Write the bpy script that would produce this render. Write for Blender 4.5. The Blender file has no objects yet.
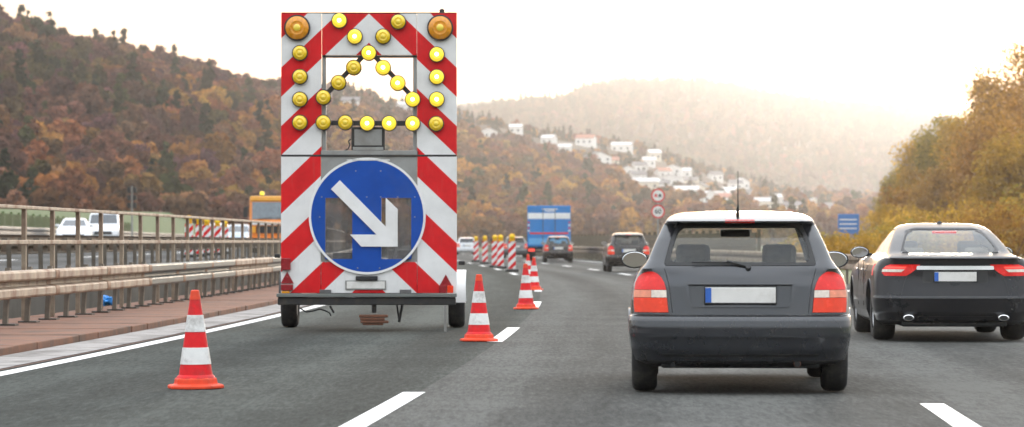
import bpy, math, random
from mathutils import Vector, Matrix, noise as mnoise
random.seed(7)
scene = bpy.context.scene
COL = scene.collection

# ------------------------------------------------------------------ camera
FPX = 3200.0            # focal length in photo pixels (1024 wide)
CAM_H = 1.14
HOR = 241.0             # photo row of the horizon
cam_data = bpy.data.cameras.new('camera')
cam_data.sensor_width = 36.0
cam_data.lens = FPX / 1024 * 36
cam_data.clip_start = 0.5
cam_data.clip_end = 20000
cam_data.dof.use_dof = True
cam_data.dof.focus_distance = 31.0
cam_data.dof.aperture_fstop = 4.2
cam = bpy.data.objects.new('camera', cam_data)
COL.objects.link(cam)
cam.location = (0, 0, CAM_H)
cam.rotation_euler = (math.radians(90) + math.atan((HOR - 213.5) / FPX), 0, 0)
scene.camera = cam

# ------------------------------------------------------------------ sky, sun, exposure
SUN_AZ = math.radians(8.4)      # to the right of the view direction
SUN_EL = math.radians(3.2)
world = bpy.data.worlds.new('World')
scene.world = world
world.use_nodes = True
nt = world.node_tree
nt.nodes.clear()
n_out = nt.nodes.new('ShaderNodeOutputWorld')
sky = nt.nodes.new('ShaderNodeTexSky')
sky.sky_type = 'NISHITA'
sky.sun_disc = False
sky.sun_elevation = SUN_EL
sky.sun_rotation = SUN_AZ
sky.air_density = 1.0
sky.dust_density = 3.0
sky.ozone_density = 1.0
bg_sky = nt.nodes.new('ShaderNodeBackground')
bg_sky.inputs['Strength'].default_value = 0.05
nt.links.new(sky.outputs[0], bg_sky.inputs['Color'])
# thin even overcast in front of the clear sky
tc = nt.nodes.new('ShaderNodeTexCoord')
mp = nt.nodes.new('ShaderNodeMapping')
mp.inputs['Scale'].default_value = (4.0, 4.0, 26.0)
nz = nt.nodes.new('ShaderNodeTexNoise')
nz.inputs['Scale'].default_value = 2.2
nz.inputs['Detail'].default_value = 5
cr = nt.nodes.new('ShaderNodeValToRGB')
cr.color_ramp.elements[0].position = 0.32
cr.color_ramp.elements[0].color = (0.78, 0.86, 0.97, 1)
cr.color_ramp.elements[1].position = 0.62
cr.color_ramp.elements[1].color = (0.95, 0.97, 0.99, 1)
bg_cl = nt.nodes.new('ShaderNodeBackground')
sp_ = nt.nodes.new('ShaderNodeSeparateXYZ')      # overcast sky: zenith three times as bright as the horizon
mr = nt.nodes.new('ShaderNodeMapRange')
mr.inputs['From Min'].default_value = 0.0
mr.inputs['From Max'].default_value = 1.0
mr.inputs['To Min'].default_value = 0.37
mr.inputs['To Max'].default_value = 1.5
nt.links.new(tc.outputs['Generated'], sp_.inputs[0])
nt.links.new(sp_.outputs[2], mr.inputs['Value'])
nt.links.new(mr.outputs[0], bg_cl.inputs['Strength'])
add = nt.nodes.new('ShaderNodeAddShader')
nt.links.new(tc.outputs['Generated'], mp.inputs[0])
nt.links.new(mp.outputs[0], nz.inputs['Vector'])
nt.links.new(nz.outputs['Fac'], cr.inputs[0])
nt.links.new(cr.outputs[0], bg_cl.inputs['Color'])
nt.links.new(bg_sky.outputs[0], add.inputs[0])
nt.links.new(bg_cl.outputs[0], add.inputs[1])
nt.links.new(add.outputs[0], n_out.inputs['Surface'])

sun_data = bpy.data.lights.new('sun', 'SUN')
sun_data.energy = 0.56
sun_data.angle = math.radians(10)
sun_data.color = (1.0, 0.89, 0.74)
sun = bpy.data.objects.new('sun', sun_data)
COL.objects.link(sun)
sd = Vector((math.sin(SUN_AZ) * math.cos(SUN_EL), math.cos(SUN_AZ) * math.cos(SUN_EL), math.sin(SUN_EL)))
sun.rotation_euler = sd.to_track_quat('Z', 'Y').to_euler()
sun.location = (60, 300, 80)

HAZE_D, HAZE_G = .00016, .84     # air: density per metre, forward scattering
vs = scene.view_settings
vs.view_transform = 'Standard'
vs.look = 'None'
vs.exposure = 1.0
vs.gamma = 1.0
vs.use_curve_mapping = False
scene.render.engine = 'CYCLES'
scene.cycles.max_bounces = 6
scene.cycles.transparent_max_bounces = 16
scene.cycles.volume_bounces = 0
scene.cycles.caustics_reflective = False
scene.cycles.caustics_refractive = False
scene.cycles.use_denoising = True

# ------------------------------------------------------------------ helpers
def px(x, y, Y):
    """point at distance Y along the ray of photo pixel (x, y)"""
    return Vector(((x - 512) * Y / FPX, Y, CAM_H - (y - HOR) * Y / FPX))

def lerp_table(tab, t):
    if t <= tab[0][0]: return tab[0][1]
    for (a, va), (b, vb) in zip(tab, tab[1:]):
        if t <= b:
            return va + (vb - va) * (t - a) / (b - a)
    return tab[-1][1]

SLOPE = [(-60, .075), (22, .0535), (39, .036), (56, .0205), (66, .010), (85, -.008), (110, -.030), (130, -.041), (200, -.055), (420, -.055), (900, -.055)]
_LX = {}
def _build_line():
    x, y = -.845, 22.0
    _LX[22] = x
    yy = 22
    while yy < 700:
        x += lerp_table(SLOPE, yy + .5); yy += 1; _LX[yy] = x
    x, yy = -.845, 22
    while yy > -60:
        x -= lerp_table(SLOPE, yy - .5); yy -= 1; _LX[yy] = x
_build_line()
def LX(Y):
    i = math.floor(Y); t = Y - i
    return _LX[i] * (1 - t) + _LX[i + 1] * t
def P(off, Y, z=0.0):
    s = lerp_table(SLOPE, Y)
    return Vector((LX(Y) + off * 1.0, Y - 0 * s, z))
def heading(Y):
    return -math.atan(lerp_table(SLOPE, Y))

class MB:
    def __init__(self):
        self.v = []; self.f = []
    def add(self, vs, fs):
        n = len(self.v)
        self.v += [tuple(p) for p in vs]
        self.f += [tuple(i + n for i in f) for f in fs]
        return self
    def box(self, cx, cy, cz, sx, sy, sz, m=None):
        hx, hy, hz = sx / 2, sy / 2, sz / 2
        vs = [Vector((cx + a * hx, cy + b * hy, cz + c * hz)) for c in (-1, 1) for b in (-1, 1) for a in (-1, 1)]
        if m is not None: vs = [m @ p for p in vs]
        return self.add(vs, [(0, 2, 3, 1), (4, 5, 7, 6), (0, 1, 5, 4), (2, 6, 7, 3), (0, 4, 6, 2), (1, 3, 7, 5)])
    def tube(self, p0, p1, r0, r1=None, n=8, caps=True):
        r1 = r0 if r1 is None else r1
        p0, p1 = Vector(p0), Vector(p1)
        d = (p1 - p0).normalized()
        a = d.orthogonal().normalized(); b = d.cross(a)
        vs = []
        for p, r in ((p0, r0), (p1, r1)):
            for i in range(n):
                t = 2 * math.pi * i / n
                vs.append(p + a * (r * math.cos(t)) + b * (r * math.sin(t)))
        fs = [(i, (i + 1) % n, n + (i + 1) % n, n + i) for i in range(n)]
        if caps: fs += [tuple(range(n - 1, -1, -1)), tuple(range(n, 2 * n))]
        return self.add(vs, fs)
    def lathe(self, prof, n=24, m=None, caps=True):
        """prof: (r, z) from bottom to top round the z axis"""
        vs = []
        for r, z in prof:
            for i in range(n):
                t = 2 * math.pi * i / n
                vs.append(Vector((r * math.cos(t), r * math.sin(t), z)))
        if m is not None: vs = [m @ p for p in vs]
        fs = []
        for k in range(len(prof) - 1):
            for i in range(n):
                j = (i + 1) % n
                fs.append((k * n + i, k * n + j, (k + 1) * n + j, (k + 1) * n + i))
        if caps:
            fs.append(tuple(range(n - 1, -1, -1)))
            b = (len(prof) - 1) * n
            fs.append(tuple(range(b, b + n)))
        return self.add(vs, fs)
    def prism(self, poly, y0, y1, m=None):
        """poly (x, z) counter-clockwise as seen from -y, extruded from y0 (near) to y1"""
        n = len(poly)
        vs = [Vector((x, y0, z)) for x, z in poly] + [Vector((x, y1, z)) for x, z in poly]
        if m is not None: vs = [m @ p for p in vs]
        fs = [tuple(range(n)), tuple(range(2 * n - 1, n - 1, -1))]
        fs += [(i, n + i, n + (i + 1) % n, (i + 1) % n) for i in range(n)]
        return self.add(vs, fs)
    def mesh(self, name, mat, smooth=0, sharp=40):
        me = bpy.data.meshes.new(name)
        me.from_pydata(self.v, [], self.f)
        me.update()
        if mat is not None: me.materials.append(mat)
        if smooth:
            me.shade_smooth()
            me.set_sharp_from_angle(angle=math.radians(sharp))
        return me
    def build(self, name, mat, parent=None, smooth=0, bev=0, loc=None, rz=0, sharp=40):
        return obj(name, self.mesh(name, mat, smooth, sharp), parent, loc, rz, bev)

def obj(name, me, parent=None, loc=None, rz=0, bev=0):
    o = bpy.data.objects.new(name, me)
    COL.objects.link(o)
    if parent is not None: o.parent = parent
    if loc is not None: o.location = loc
    if rz: o.rotation_euler = (0, 0, rz)
    if bev:
        b = o.modifiers.new('edge', 'BEVEL')
        b.width = bev; b.segments = 2; b.limit_method = 'ANGLE'; b.angle_limit = math.radians(35)
    return o

def tag(o, label, cat, group=None):
    o['label'] = label; o['category'] = cat
    if group: o['group'] = group
    return o
def thing(name, label, cat, loc=(0, 0, 0), rz=0, group=None):
    o = bpy.data.objects.new(name, None)
    o.empty_display_size = .3
    COL.objects.link(o)
    o.location = loc; o.rotation_euler = (0, 0, rz)
    return tag(o, label, cat, group)
def struct(o):
    o['kind'] = 'structure'; return o
def stuff(o):
    o['kind'] = 'stuff'; return o
def copy_tree(o, parent=None):
    c = o.copy()
    COL.objects.link(c)
    if parent is not None: c.parent = parent
    for ch in o.children: copy_tree(ch, c)
    return c

# ------------------------------------------------------------------ materials
def new_mat(name):
    m = bpy.data.materials.new(name)
    m.use_nodes = True
    t = m.node_tree
    return m, t, t.nodes['Principled BSDF']
def N(t, typ, **kw):
    n = t.nodes.new(typ)
    for k, v in kw.items(): setattr(n, k, v)
    return n
def ramp(t, src, stops):
    r = N(t, 'ShaderNodeValToRGB')
    e = r.color_ramp.elements
    while len(e) < len(stops): e.new(.5)
    for i, (p, c) in enumerate(stops):
        e[i].position = p; e[i].color = (*c, 1)
    t.links.new(src, r.inputs[0])
    return r.outputs[0]
def math_n(t, op, a, b=None):
    n = N(t, 'ShaderNodeMath', operation=op)
    for i, s in enumerate((a, b)):
        if s is None: continue
        if isinstance(s, (int, float)): n.inputs[i].default_value = s
        else: t.links.new(s, n.inputs[i])
    return n.outputs[0]
def noise_n(t, vec, scale, detail=4, rough=.55):
    n = N(t, 'ShaderNodeTexNoise')
    n.inputs['Scale'].default_value = scale
    n.inputs['Detail'].default_value = detail
    n.inputs['Roughness'].default_value = rough
    if vec is not None: t.links.new(vec, n.inputs['Vector'])
    return n.outputs['Fac']
def mapping(t, vec, scale):
    m = N(t, 'ShaderNodeMapping')
    m.inputs['Scale'].default_value = scale
    t.links.new(vec, m.inputs[0])
    return m.outputs[0]
def mixc(t, fac, a, b, mode='MIX'):
    n = N(t, 'ShaderNodeMix', data_type='RGBA', blend_type=mode)
    for key, s in ((0, fac), (6, a), (7, b)):
        if isinstance(s, (int, float)): n.inputs[key].default_value = s
        elif isinstance(s, tuple): n.inputs[key].default_value = (*s, 1)
        else: t.links.new(s, n.inputs[key])
    return n.outputs[2]
def bump(t, b, h, strength=.3, dist=.01):
    n = N(t, 'ShaderNodeBump')
    n.inputs['Strength'].default_value = strength
    n.inputs['Distance'].default_value = dist
    t.links.new(h, n.inputs['Height'])
    t.links.new(n.outputs[0], b.inputs['Normal'])

def pbr(name, col, rough=.5, metal=0.0, var=.18, scale=6.0, dirt=None, dirt_amt=.35, dlo=.5, bmp=0.0, spec=None, coat=0, emit=None, stretch=(1, 1, 1)):
    """plain surface: colour with uneven tone, optional dirt blotches and fine relief"""
    m, t, b = new_mat(name)
    co = mapping(t, N(t, 'ShaderNodeTexCoord').outputs['Object'], stretch)
    f = noise_n(t, co, scale, 6, .6)
    lo = tuple(c * (1 - var) for c in col); hi = tuple(min(1, c * (1 + var)) for c in col)
    c = ramp(t, f, [(.3, lo), (.7, hi)])
    if dirt:
        g = noise_n(t, co, scale * .37, 7, .68)
        gm = ramp(t, g, [(dlo, (0, 0, 0)), (dlo + .18, (dirt_amt,) * 3)])
        c = mixc(t, gm, c, dirt)
    t.links.new(c, b.inputs['Base Color'])
    rr = ramp(t, f, [(.25, (max(.02, rough * .8),) * 3), (.75, (min(1, rough * 1.2),) * 3)])
    t.links.new(rr, b.inputs['Roughness'])
    b.inputs['Metallic'].default_value = metal
    if spec is not None: b.inputs['Specular IOR Level'].default_value = spec
    if coat: b.inputs['Coat Weight'].default_value = coat; b.inputs['Coat Roughness'].default_value = .06
    if emit:
        b.inputs['Emission Color'].default_value = (*emit[0], 1); b.inputs['Emission Strength'].default_value = emit[1]
    if bmp: bump(t, b, noise_n(t, co, scale * 6, 4), bmp, .01)
    return m

def glass_mat(name, tint, rough=.03):
    m, t, b = new_mat(name)
    t.nodes.remove(b)
    tr = N(t, 'ShaderNodeBsdfTransparent'); tr.inputs[0].default_value = (*tint, 1)
    gl = N(t, 'ShaderNodeBsdfGlossy'); gl.inputs['Roughness'].default_value = rough
    gl.inputs['Color'].default_value = (.9, .93, .95, 1)
    fr = N(t, 'ShaderNodeFresnel'); # a thin pane: the same reflection from both sides
    ge = N(t, 'ShaderNodeNewGeometry')
    t.links.new(math_n(t, 'ADD', math_n(t, 'MULTIPLY', ge.outputs['Backfacing'], 1 / 1.42 - 1.42), 1.42), fr.inputs[0])
    co = N(t, 'ShaderNodeTexCoord').outputs['Object']
    du = noise_n(t, co, 5, 5)
    fac = math_n(t, 'ADD', fr.outputs[0], math_n(t, 'MULTIPLY', du, .012))
    mx = N(t, 'ShaderNodeMixShader')
    t.links.new(fac, mx.inputs[0]); t.links.new(tr.outputs[0], mx.inputs[1]); t.links.new(gl.outputs[0], mx.inputs[2])
    t.links.new(mx.outputs[0], t.nodes['Material Output'].inputs['Surface'])
    return m

def stripe_mat(name, k, z0, period, red=(.66, .012, .016), white=(.80, .79, .77), mirrored=True, duty=.5):
    """red and white diagonal bands: red where frac((z + k|x| - z0) / period) < duty, with road grime"""
    m, t, b = new_mat(name)
    co = N(t, 'ShaderNodeTexCoord').outputs['Object']
    s = N(t, 'ShaderNodeSeparateXYZ'); t.links.new(co, s.inputs[0])
    ax = math_n(t, 'ABSOLUTE', s.outputs[0]) if mirrored else s.outputs[0]
    u = math_n(t, 'ADD', s.outputs[2], math_n(t, 'MULTIPLY', ax, k))
    u = math_n(t, 'DIVIDE', math_n(t, 'SUBTRACT', u, z0), period)
    u = math_n(t, 'FRACT', math_n(t, 'ADD', u, 40.0))
    msk = math_n(t, 'LESS_THAN', u, duty)
    f = noise_n(t, co, 3.0, 6, .65)
    wc = ramp(t, f, [(.3, tuple(c * .84 for c in white)), (.65, white)])
    rc = ramp(t, f, [(.3, tuple(c * .8 for c in red)), (.7, tuple(c * 1.15 for c in red))])
    c = mixc(t, msk, wc, rc)
    st = noise_n(t, mapping(t, co, (9, 9, .9)), 2.0, 6, .7)
    c = mixc(t, ramp(t, st, [(.55, (0, 0, 0)), (.85, (.22,) * 3)]), c, (.26, .23, .19))
    t.links.new(c, b.inputs['Base Color'])
    b.inputs['Specular IOR Level'].default_value = .22
    b.inputs['Roughness'].default_value = .45
    return m

M = {}
M['red'] = pbr('red_plastic', (.70, .014, .018), .5, var=.18, scale=9, dirt=(.2, .05, .045), dirt_amt=.6, dlo=.47, spec=.25)
M['orange_red'] = pbr('orange_red_plastic', (.78, .07, .025), .5, var=.18, scale=9, dirt=(.2, .06, .04), dirt_amt=.4, spec=.25)
M['band_white'] = pbr('reflective_white', (.76, .75, .72), .4, var=.08, scale=12, dirt=(.26, .23, .20), dirt_amt=.75, dlo=.47)
M['sign_film'] = pbr('white_sign_film', (.80, .79, .77), .42, var=.05, scale=5, dirt=(.5, .48, .44), dirt_amt=.35, spec=.25)
M['dark_trim'] = pbr('dark_recess_trim', (.026, .026, .025), .5, var=.2)
M['white_paint'] = pbr('white_paint', (.78, .78, .76), .35, var=.05, scale=3, dirt=(.4, .37, .32), dirt_amt=.35)
M['plate_white'] = pbr('plate_white', (.76, .74, .70), .35, var=.05, scale=10, dirt=(.4, .36, .3), dirt_amt=.4)
M['plate_blue'] = pbr('plate_blue', (.03, .12, .45), .4)
M['black'] = pbr('black_plastic', (.018, .018, .018), .5, var=.3, scale=12)
M['rubber'] = pbr('tyre_rubber', (.022, .021, .02), .85, var=.35, scale=14, dirt=(.09, .08, .065), dirt_amt=.6, bmp=.3)
M['rim'] = pbr('wheel_rim', (.35, .35, .35), .35, .8, var=.15)
M['steel'] = pbr('dull_steel', (.16, .16, .16), .5, .7, var=.25, scale=7, dirt=(.12, .08, .05), dirt_amt=.5)
M['dark_steel'] = pbr('dark_steel', (.035, .034, .033), .55, .3, var=.3, scale=7, dirt=(.12, .09, .06), dirt_amt=.5)
M['rust'] = pbr('rusty_steel', (.16, .065, .035), .8, .1, var=.35, scale=12, bmp=.3)
M['galv'] = pbr('galvanised_steel', (.16, .172, .16), .5, .35, var=.25, scale=2.2, dirt=(.15, .11, .08), dirt_amt=.5)
M['galv_pale'] = pbr('weathered_cream_steel', (.44, .35, .26), .6, .1, var=.25, scale=3.6, dirt=(.17, .06, .028), dirt_amt=.95, dlo=.47)
M['post'] = pbr('grimy_post_steel', (.17, .145, .115), .6, .35, var=.28, scale=5, dirt=(.16, .075, .035), dirt_amt=.8)
M['rail'] = pbr('stained_rail_steel', (.27, .215, .155), .6, .2, var=.3, scale=4.5, dirt=(.12, .05, .025), dirt_amt=.9, dlo=.45)  # rust and stains, contrast raised to imitate lit and dark post faces
M['grey_metal'] = pbr('grey_metal', (.30, .30, .285), .5, .4, var=.12, scale=4, dirt=(.17, .14, .11), dirt_amt=.5)
M['blue_sign'] = pbr('blue_sign_sheet', (.006, .068, .36), .45, var=.12, scale=4, dirt=(.05, .1, .25), dirt_amt=.3, spec=.22)
M['amber'] = pbr('amber_lens', (.86, .58, .006), .15, var=.15, scale=25, coat=.6)
M['amber_dark'] = pbr('dark_amber_lens', (.70, .27, .008), .15, var=.25, scale=20, coat=.5)
M['amber_lit'] = pbr('lit_amber_lens', (.9, .68, .03), .2, var=.1, scale=25, emit=((1.0, .72, .06), .30))
M['lamp_core'] = pbr('lamp_reflector', (.95, .9, .5), .2, emit=((1, .92, .6), 1.5))
M['core_off'] = pbr('amber_lens_centre', (.78, .58, .05), .12, coat=.6)
M['tail_red'] = pbr('red_lens', (.74, .018, .014), .25, var=.15, scale=16, coat=.25, spec=.3)
M['reflector_red'] = pbr('dark_red_reflector', (.26, .006, .012), .25, var=.2, scale=30, coat=.4)
M['chrome_sky'] = pbr('chrome_with_sky_sheen', (.82, .82, .80), .45, .3, var=.05)  # chrome strip whitened so its colour carries the reflected sky
M['tail_lit'] = pbr('lit_red_lens', (.6, .03, .02), .14, coat=.6, emit=((1, .08, .05), .55))
M['tail_orange'] = pbr('orange_red_lens', (.80, .045, .010), .25, var=.12, scale=16, coat=.2, spec=.3)
M['indicator'] = pbr('amber_indicator_lens', (.78, .26, .15), .25, var=.15, scale=20, coat=.3)
M['tail_clear'] = pbr('clear_lens', (.72, .62, .52), .15, var=.2, scale=25, coat=.7)
M['chrome'] = pbr('chrome', (.75, .75, .75), .16, 1.0, var=.05)
M['mirror'] = pbr('mirror_glass', (.8, .82, .84), .05, 1.0, var=.03)
M['window'] = glass_mat('car_window_glass', (.95, .96, .92))
M['window_dark'] = glass_mat('tinted_glass', (.30, .32, .32))
M['seat'] = pbr('seat_fabric', (.15, .14, .125), .9, var=.2, scale=20)  # fabric lightened, its colour imitating flare inside the car
M['hatch_paint'] = pbr('charcoal_car_paint', (.018, .020, .025), .24, .2, var=.06, scale=2, coat=1.0, dirt=(.045, .043, .040), dirt_amt=.3)
M['hatch_trim'] = pbr('charcoal_bumper_plastic', (.020, .022, .027), .28, .1, var=.1, scale=4, coat=.8, dirt=(.045, .043, .040), dirt_amt=.3)
M['sedan_paint'] = pbr('black_car_paint', (.014, .014, .016), .3, .1, var=.05, scale=2, coat=.35, spec=.3, dirt=(.035, .033, .03), dirt_amt=.25)
M['dark_paint'] = pbr('dark_brown_car_paint', (.030, .024, .02), .28, .3, var=.08, coat=.6)
M['grey_paint'] = pbr('grey_car_paint', (.14, .145, .15), .3, .4, var=.08, coat=.6)
M['white_car'] = pbr('white_car_paint', (.74, .75, .76), .28, 0, var=.04, coat=.6)
M['silver_blue'] = pbr('silver_blue_car_paint', (.30, .36, .42), .28, .4, var=.06, coat=.6)
M['truck_orange'] = pbr('orange_truck_paint', (.68, .20, .012), .35, 0, var=.08, scale=2, coat=.3, dirt=(.2, .1, .05), dirt_amt=.3)
M['truck_yellow'] = pbr('yellow_truck_paint', (.80, .36, .025), .35, 0, var=.08, scale=2, coat=.3)
M['truck_blue'] = pbr('blue_truck_paint', (.02, .19, .50), .4, 0, var=.08, scale=2, dirt=(.1, .2, .3), dirt_amt=.3)
M['truck_lightblue'] = pbr('light_blue_truck_paint', (.10, .34, .62), .4, 0, var=.08, scale=2)
M['lamp_yellow'] = pbr('yellow_lamp_plastic', (.85, .40, .005), .35, var=.1, scale=14, spec=.3)
M['beacon_stripe'] = stripe_mat('beacon_stripes', -1.0, .12, .34, mirrored=False)
M['panel_stripe'] = stripe_mat('panel_stripes', .95, 3.985, .7315)
# ================================================================== the setting
# ---- road material: uv = (metres across from the first lane line, metres along)
def asphalt(name, base, lighter, seed=0.0):
    m, t, b = new_mat(name)
    uv = N(t, 'ShaderNodeUVMap').outputs[0]
    co = N(t, 'ShaderNodeTexCoord').outputs['Object']
    fine = noise_n(t, mapping(t, co, (1, .11, 1)), 24, 3, .85)
    mid = noise_n(t, mapping(t, co, (1, .12, 1)), 3.5, 6, .7)
    streak = noise_n(t, mapping(t, uv, (1.6, .035, 1)), 1.0, 6, .65)
    cross = noise_n(t, mapping(t, uv, (.12, .55, 1)), 1.0, 4, .6)
    s = N(t, 'ShaderNodeSeparateXYZ'); t.links.new(uv, s.inputs[0])
    lane = math_n(t, 'GREATER_THAN', s.outputs[0], .03)
    wheel = math_n(t, 'SINE', math_n(t, 'MULTIPLY', s.outputs[0], 2 * math.pi / 1.88))
    v = math_n(t, 'ADD', math_n(t, 'MULTIPLY', fine, .44), math_n(t, 'MULTIPLY', mid, .18))
    v = math_n(t, 'ADD', v, math_n(t, 'MULTIPLY', streak, .26))
    v = math_n(t, 'ADD', v, math_n(t, 'MULTIPLY', cross, .14))
    v = math_n(t, 'ADD', v, math_n(t, 'MULTIPLY', wheel, .045))
    d = ramp(t, v, [(.40, tuple(c * .55 for c in base)), (.5, base), (.60, tuple(c * 1.65 for c in base))])
    l = ramp(t, v, [(.40, tuple(c * .6 for c in lighter)), (.5, lighter), (.60, tuple(c * 1.55 for c in lighter))])
    c = mixc(t, lane, d, l)  # lighter lanes: other asphalt, plus flare brightness put into the colour
    # sealed cracks and oil drips down the lanes
    cr = noise_n(t, mapping(t, uv, (.55, .09, 1)), 2.3, 8, .75)
    c = mixc(t, ramp(t, cr, [(.493, (0, 0, 0)), (.5, (.5,) * 3), (.507, (0, 0, 0))]), c, (.02, .02, .02))
    t.links.new(c, b.inputs['Base Color'])
    t.links.new(ramp(t, v, [(.35, (.85,) * 3), (.65, (1.0,) * 3)]), b.inputs['Roughness'])
    b.inputs['Specular IOR Level'].default_value = .06
    bump(t, b, fine, .35, .012)
    return m
M['asphalt'] = asphalt('asphalt', (.052, .056, .051), (.078, .078, .073))
M['asphalt_far'] = asphalt('asphalt_opposite', (.075, .075, .073), (.075, .075, .073))
M['line'] = pbr('road_paint', (.80, .79, .76), .55, var=.06, scale=14, dirt=(.30, .29, .27), dirt_amt=.55)
M['gutter'] = pbr('gutter_concrete', (.29, .27, .255), .85, var=.32, scale=3.0, dirt=(.09, .08, .07), dirt_amt=.95, bmp=.4)
M['kerb_red'] = pbr('reddish_kerb_coating', (.185, .085, .050), .85, var=.35, scale=3.2, dirt=(.07, .048, .036), dirt_amt=.9, bmp=.5)
M['kerb_face'] = pbr('dark_kerb_face', (.10, .05, .036), .85, var=.35, scale=5, bmp=.4)
M['concrete'] = pbr('weathered_concrete', (.26, .25, .235), .85, var=.2, scale=1.2, dirt=(.12, .11, .10), dirt_amt=.6, bmp=.3)
M['grass'] = pbr('rough_grass', (.085, .10, .035), .9, var=.45, scale=.35, dirt=(.16, .13, .05), dirt_amt=.7, bmp=.5)
M['bank_grass'] = pbr('bank_grass', (.075, .105, .03), .9, var=.3, scale=.8, dirt=(.15, .14, .05), dirt_amt=.5, bmp=.4)
M['hill_soil'] = pbr('leaf_litter', (.075, .05, .03), .95, var=.4, scale=.02, dirt=(.05, .06, .025), dirt_amt=.6)
M['barrier_green'] = pbr('green_barrier_panel', (.085, .135, .04), .6, var=.22, scale=1.4, dirt=(.08, .09, .04), dirt_amt=.5)
M['wood_wall'] = pbr('dark_wood_boards', (.105, .080, .045), .8, var=.32, scale=2.0, dirt=(.05, .04, .025), dirt_amt=.5)

def ribbon(offs, Ys, zf):
    """strip between lateral offsets, following the road; returns verts, faces, uvs"""
    vs, fs, uv = [], [], []
    n = len(offs)
    for Y in Ys:
        for o in offs:
            p = P(o, Y, zf(o, Y)); vs.append(p); uv.append((o, Y))
    for j in range(len(Ys) - 1):
        for i in range(n - 1):
            a = j * n + i
            fs.append((a, a + 1, a + n + 1, a + n))
    return vs, fs, uv
def ribbon_obj(name, offs, Ys, zf, mat, parent=None):
    vs, fs, uv = ribbon(offs, Ys, zf)
    me = bpy.data.meshes.new(name)
    me.from_pydata([tuple(v) for v in vs], [], fs)
    me.materials.append(mat)
    l = me.uv_layers.new(name='uv')
    for lp in me.loops: l.data[lp.index].uv = uv[lp.vertex_index]
    me.update()
    return obj(name, me, parent)
def frange(a, b, s):
    n = max(1, round((b - a) / s)); return [a + (b - a) * i / n for i in range(n + 1)]

# ---- ground to the horizon
gm = MB()
gx = [-2600, -900, -300, -100, -40, -27, -12, 0, 12, 40, 100, 300, 900, 2600]
gy = [-300, -55, 40, 120, 250, 420, 700, 1500, 3000, 6600]
for y in gy:
    for x in gx: gm.v.append((x, y, -.45))
for j in range(len(gy) - 1):
    for i in range(len(gx) - 1):
        a = j * len(gx) + i
        gm.f.append((a, a + 1, a + len(gx) + 1, a + len(gx)))
struct(gm.build('ground', M['grass']))

# ---- our carriageway
YS = frange(-50, 690, 4)
road = struct(ribbon_obj('road', [-4.66, -3.8, -2.8, -1.9, -.9, 0, .9, 1.9, 2.8, 3.76, 4.7, 5.6, 6.5, 7.2, 8.5], YS, lambda o, y: 0.0, M['asphalt']))
ribbon_obj('edge_line', [-3.89, -3.71], YS, lambda o, y: .004, M['line'], road)
ribbon_obj('edge_line', [6.98, 7.16], YS, lambda o, y: .004, M['line'], road)
for off, first in ((0.0, 18.1), (3.76, 16.4)):
    k = -2
    while True:
        a = first + 18 * k
        if a > 400: break
        ribbon_obj('lane_dash', [off - .085, off + .085], frange(a, a + 6, 1.5), lambda o, y: .004, M['line'], road)
        k += 1
# gutter slabs and the reddish kerb
gut = struct(ribbon_obj('gutter', [-4.66, -3.97], frange(-40, 330, 3), lambda o, y: .003, M['kerb_face']))
y = 14.0
while y < 140:
    ribbon_obj('gutter_slab', [-4.65, -4.0 + random.uniform(-.02, .01)], [y + .012, y + 1.25, y + 2.488], lambda o, q: .009, M['gutter'], gut)
    y += 2.5
kerb = struct(ribbon_obj('kerb', [-6.95, -4.70], frange(-40, 330, 3), lambda o, y: .06, M['kerb_face']))
def kerb_block(a, b, o0, o1, z0, z1, mat, parent, name):
    m = MB()
    p = [P(o0, a), P(o1, a), P(o1, b), P(o0, b)]
    lo = [Vector((q.x, q.y, z0)) for q in p]; hi = [Vector((q.x, q.y, z1)) for q in p]
    m.add(lo + hi, [(3, 2, 1, 0), (4, 5, 6, 7), (0, 1, 5, 4), (1, 2, 6, 5), (2, 3, 7, 6), (3, 0, 4, 7)])
    return m.build(name, mat, parent, bev=.012)
y = 16.0
while y < 150:
    dz = random.uniform(-.004, .004)
    kerb_block(y + .006, y + 1.244, -6.9, -4.66 + random.uniform(-.012, .012), -.02, .085 + dz, M['kerb_red'], kerb, 'kerb_slab')
    y += 1.25

# ---- opposite carriageway, on its own slightly higher deck
def opp_z(o, y=0): return .5 + .042 * (-o - 9.0)
road2 = struct(ribbon_obj('opposite_road', [-21.4, -20.2, -17.5, -16.4, -13.0, -12.8, -9.3, -8.2], frange(10, 690, 5), opp_z, M['asphalt_far']))
for o in (-9.4, -20.3):
    ribbon_obj('edge_line', [o - .08, o + .08], frange(20, 600, 6), lambda q, y: opp_z(q) + .005, M['line'], road2)
for o in (-13.0, -16.7):
    for k in range(20):
        ribbon_obj('lane_dash', [o - .08, o + .08], [20 + 18 * k, 23 + 18 * k, 26 + 18 * k], lambda q, y: opp_z(q) + .005, M['line'], road2)
dk = struct(MB().build('opposite_deck', pbr('mottled_dark_concrete', (.10, .09, .08), .9, var=.3, scale=1.2, dirt=(.04, .035, .03), dirt_amt=.8)))  # dark blotchy tone for the gaps seen through the railing
vs, fs = [], []
ys2 = frange(10, 330, 5)
for yy in ys2:
    for o, z in ((-8.2, -.45), (-8.19, .47)): vs.append(tuple(P(o, yy, z)))
for j in range(len(ys2) - 1): fs.append((2 * j, 2 * j + 1, 2 * j + 3, 2 * j + 2))
dk.data.from_pydata(vs, [], fs)
def bank_z(o, y):
    h = 1.9 + .0078 * max(0, y - 150)
    return .996 + h * max(0, min(1, (-o - 24.8) / 9.0)) ** .8 - (2.2 + h) * max(0, min(1, (-o - 40) / 20))
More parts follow.
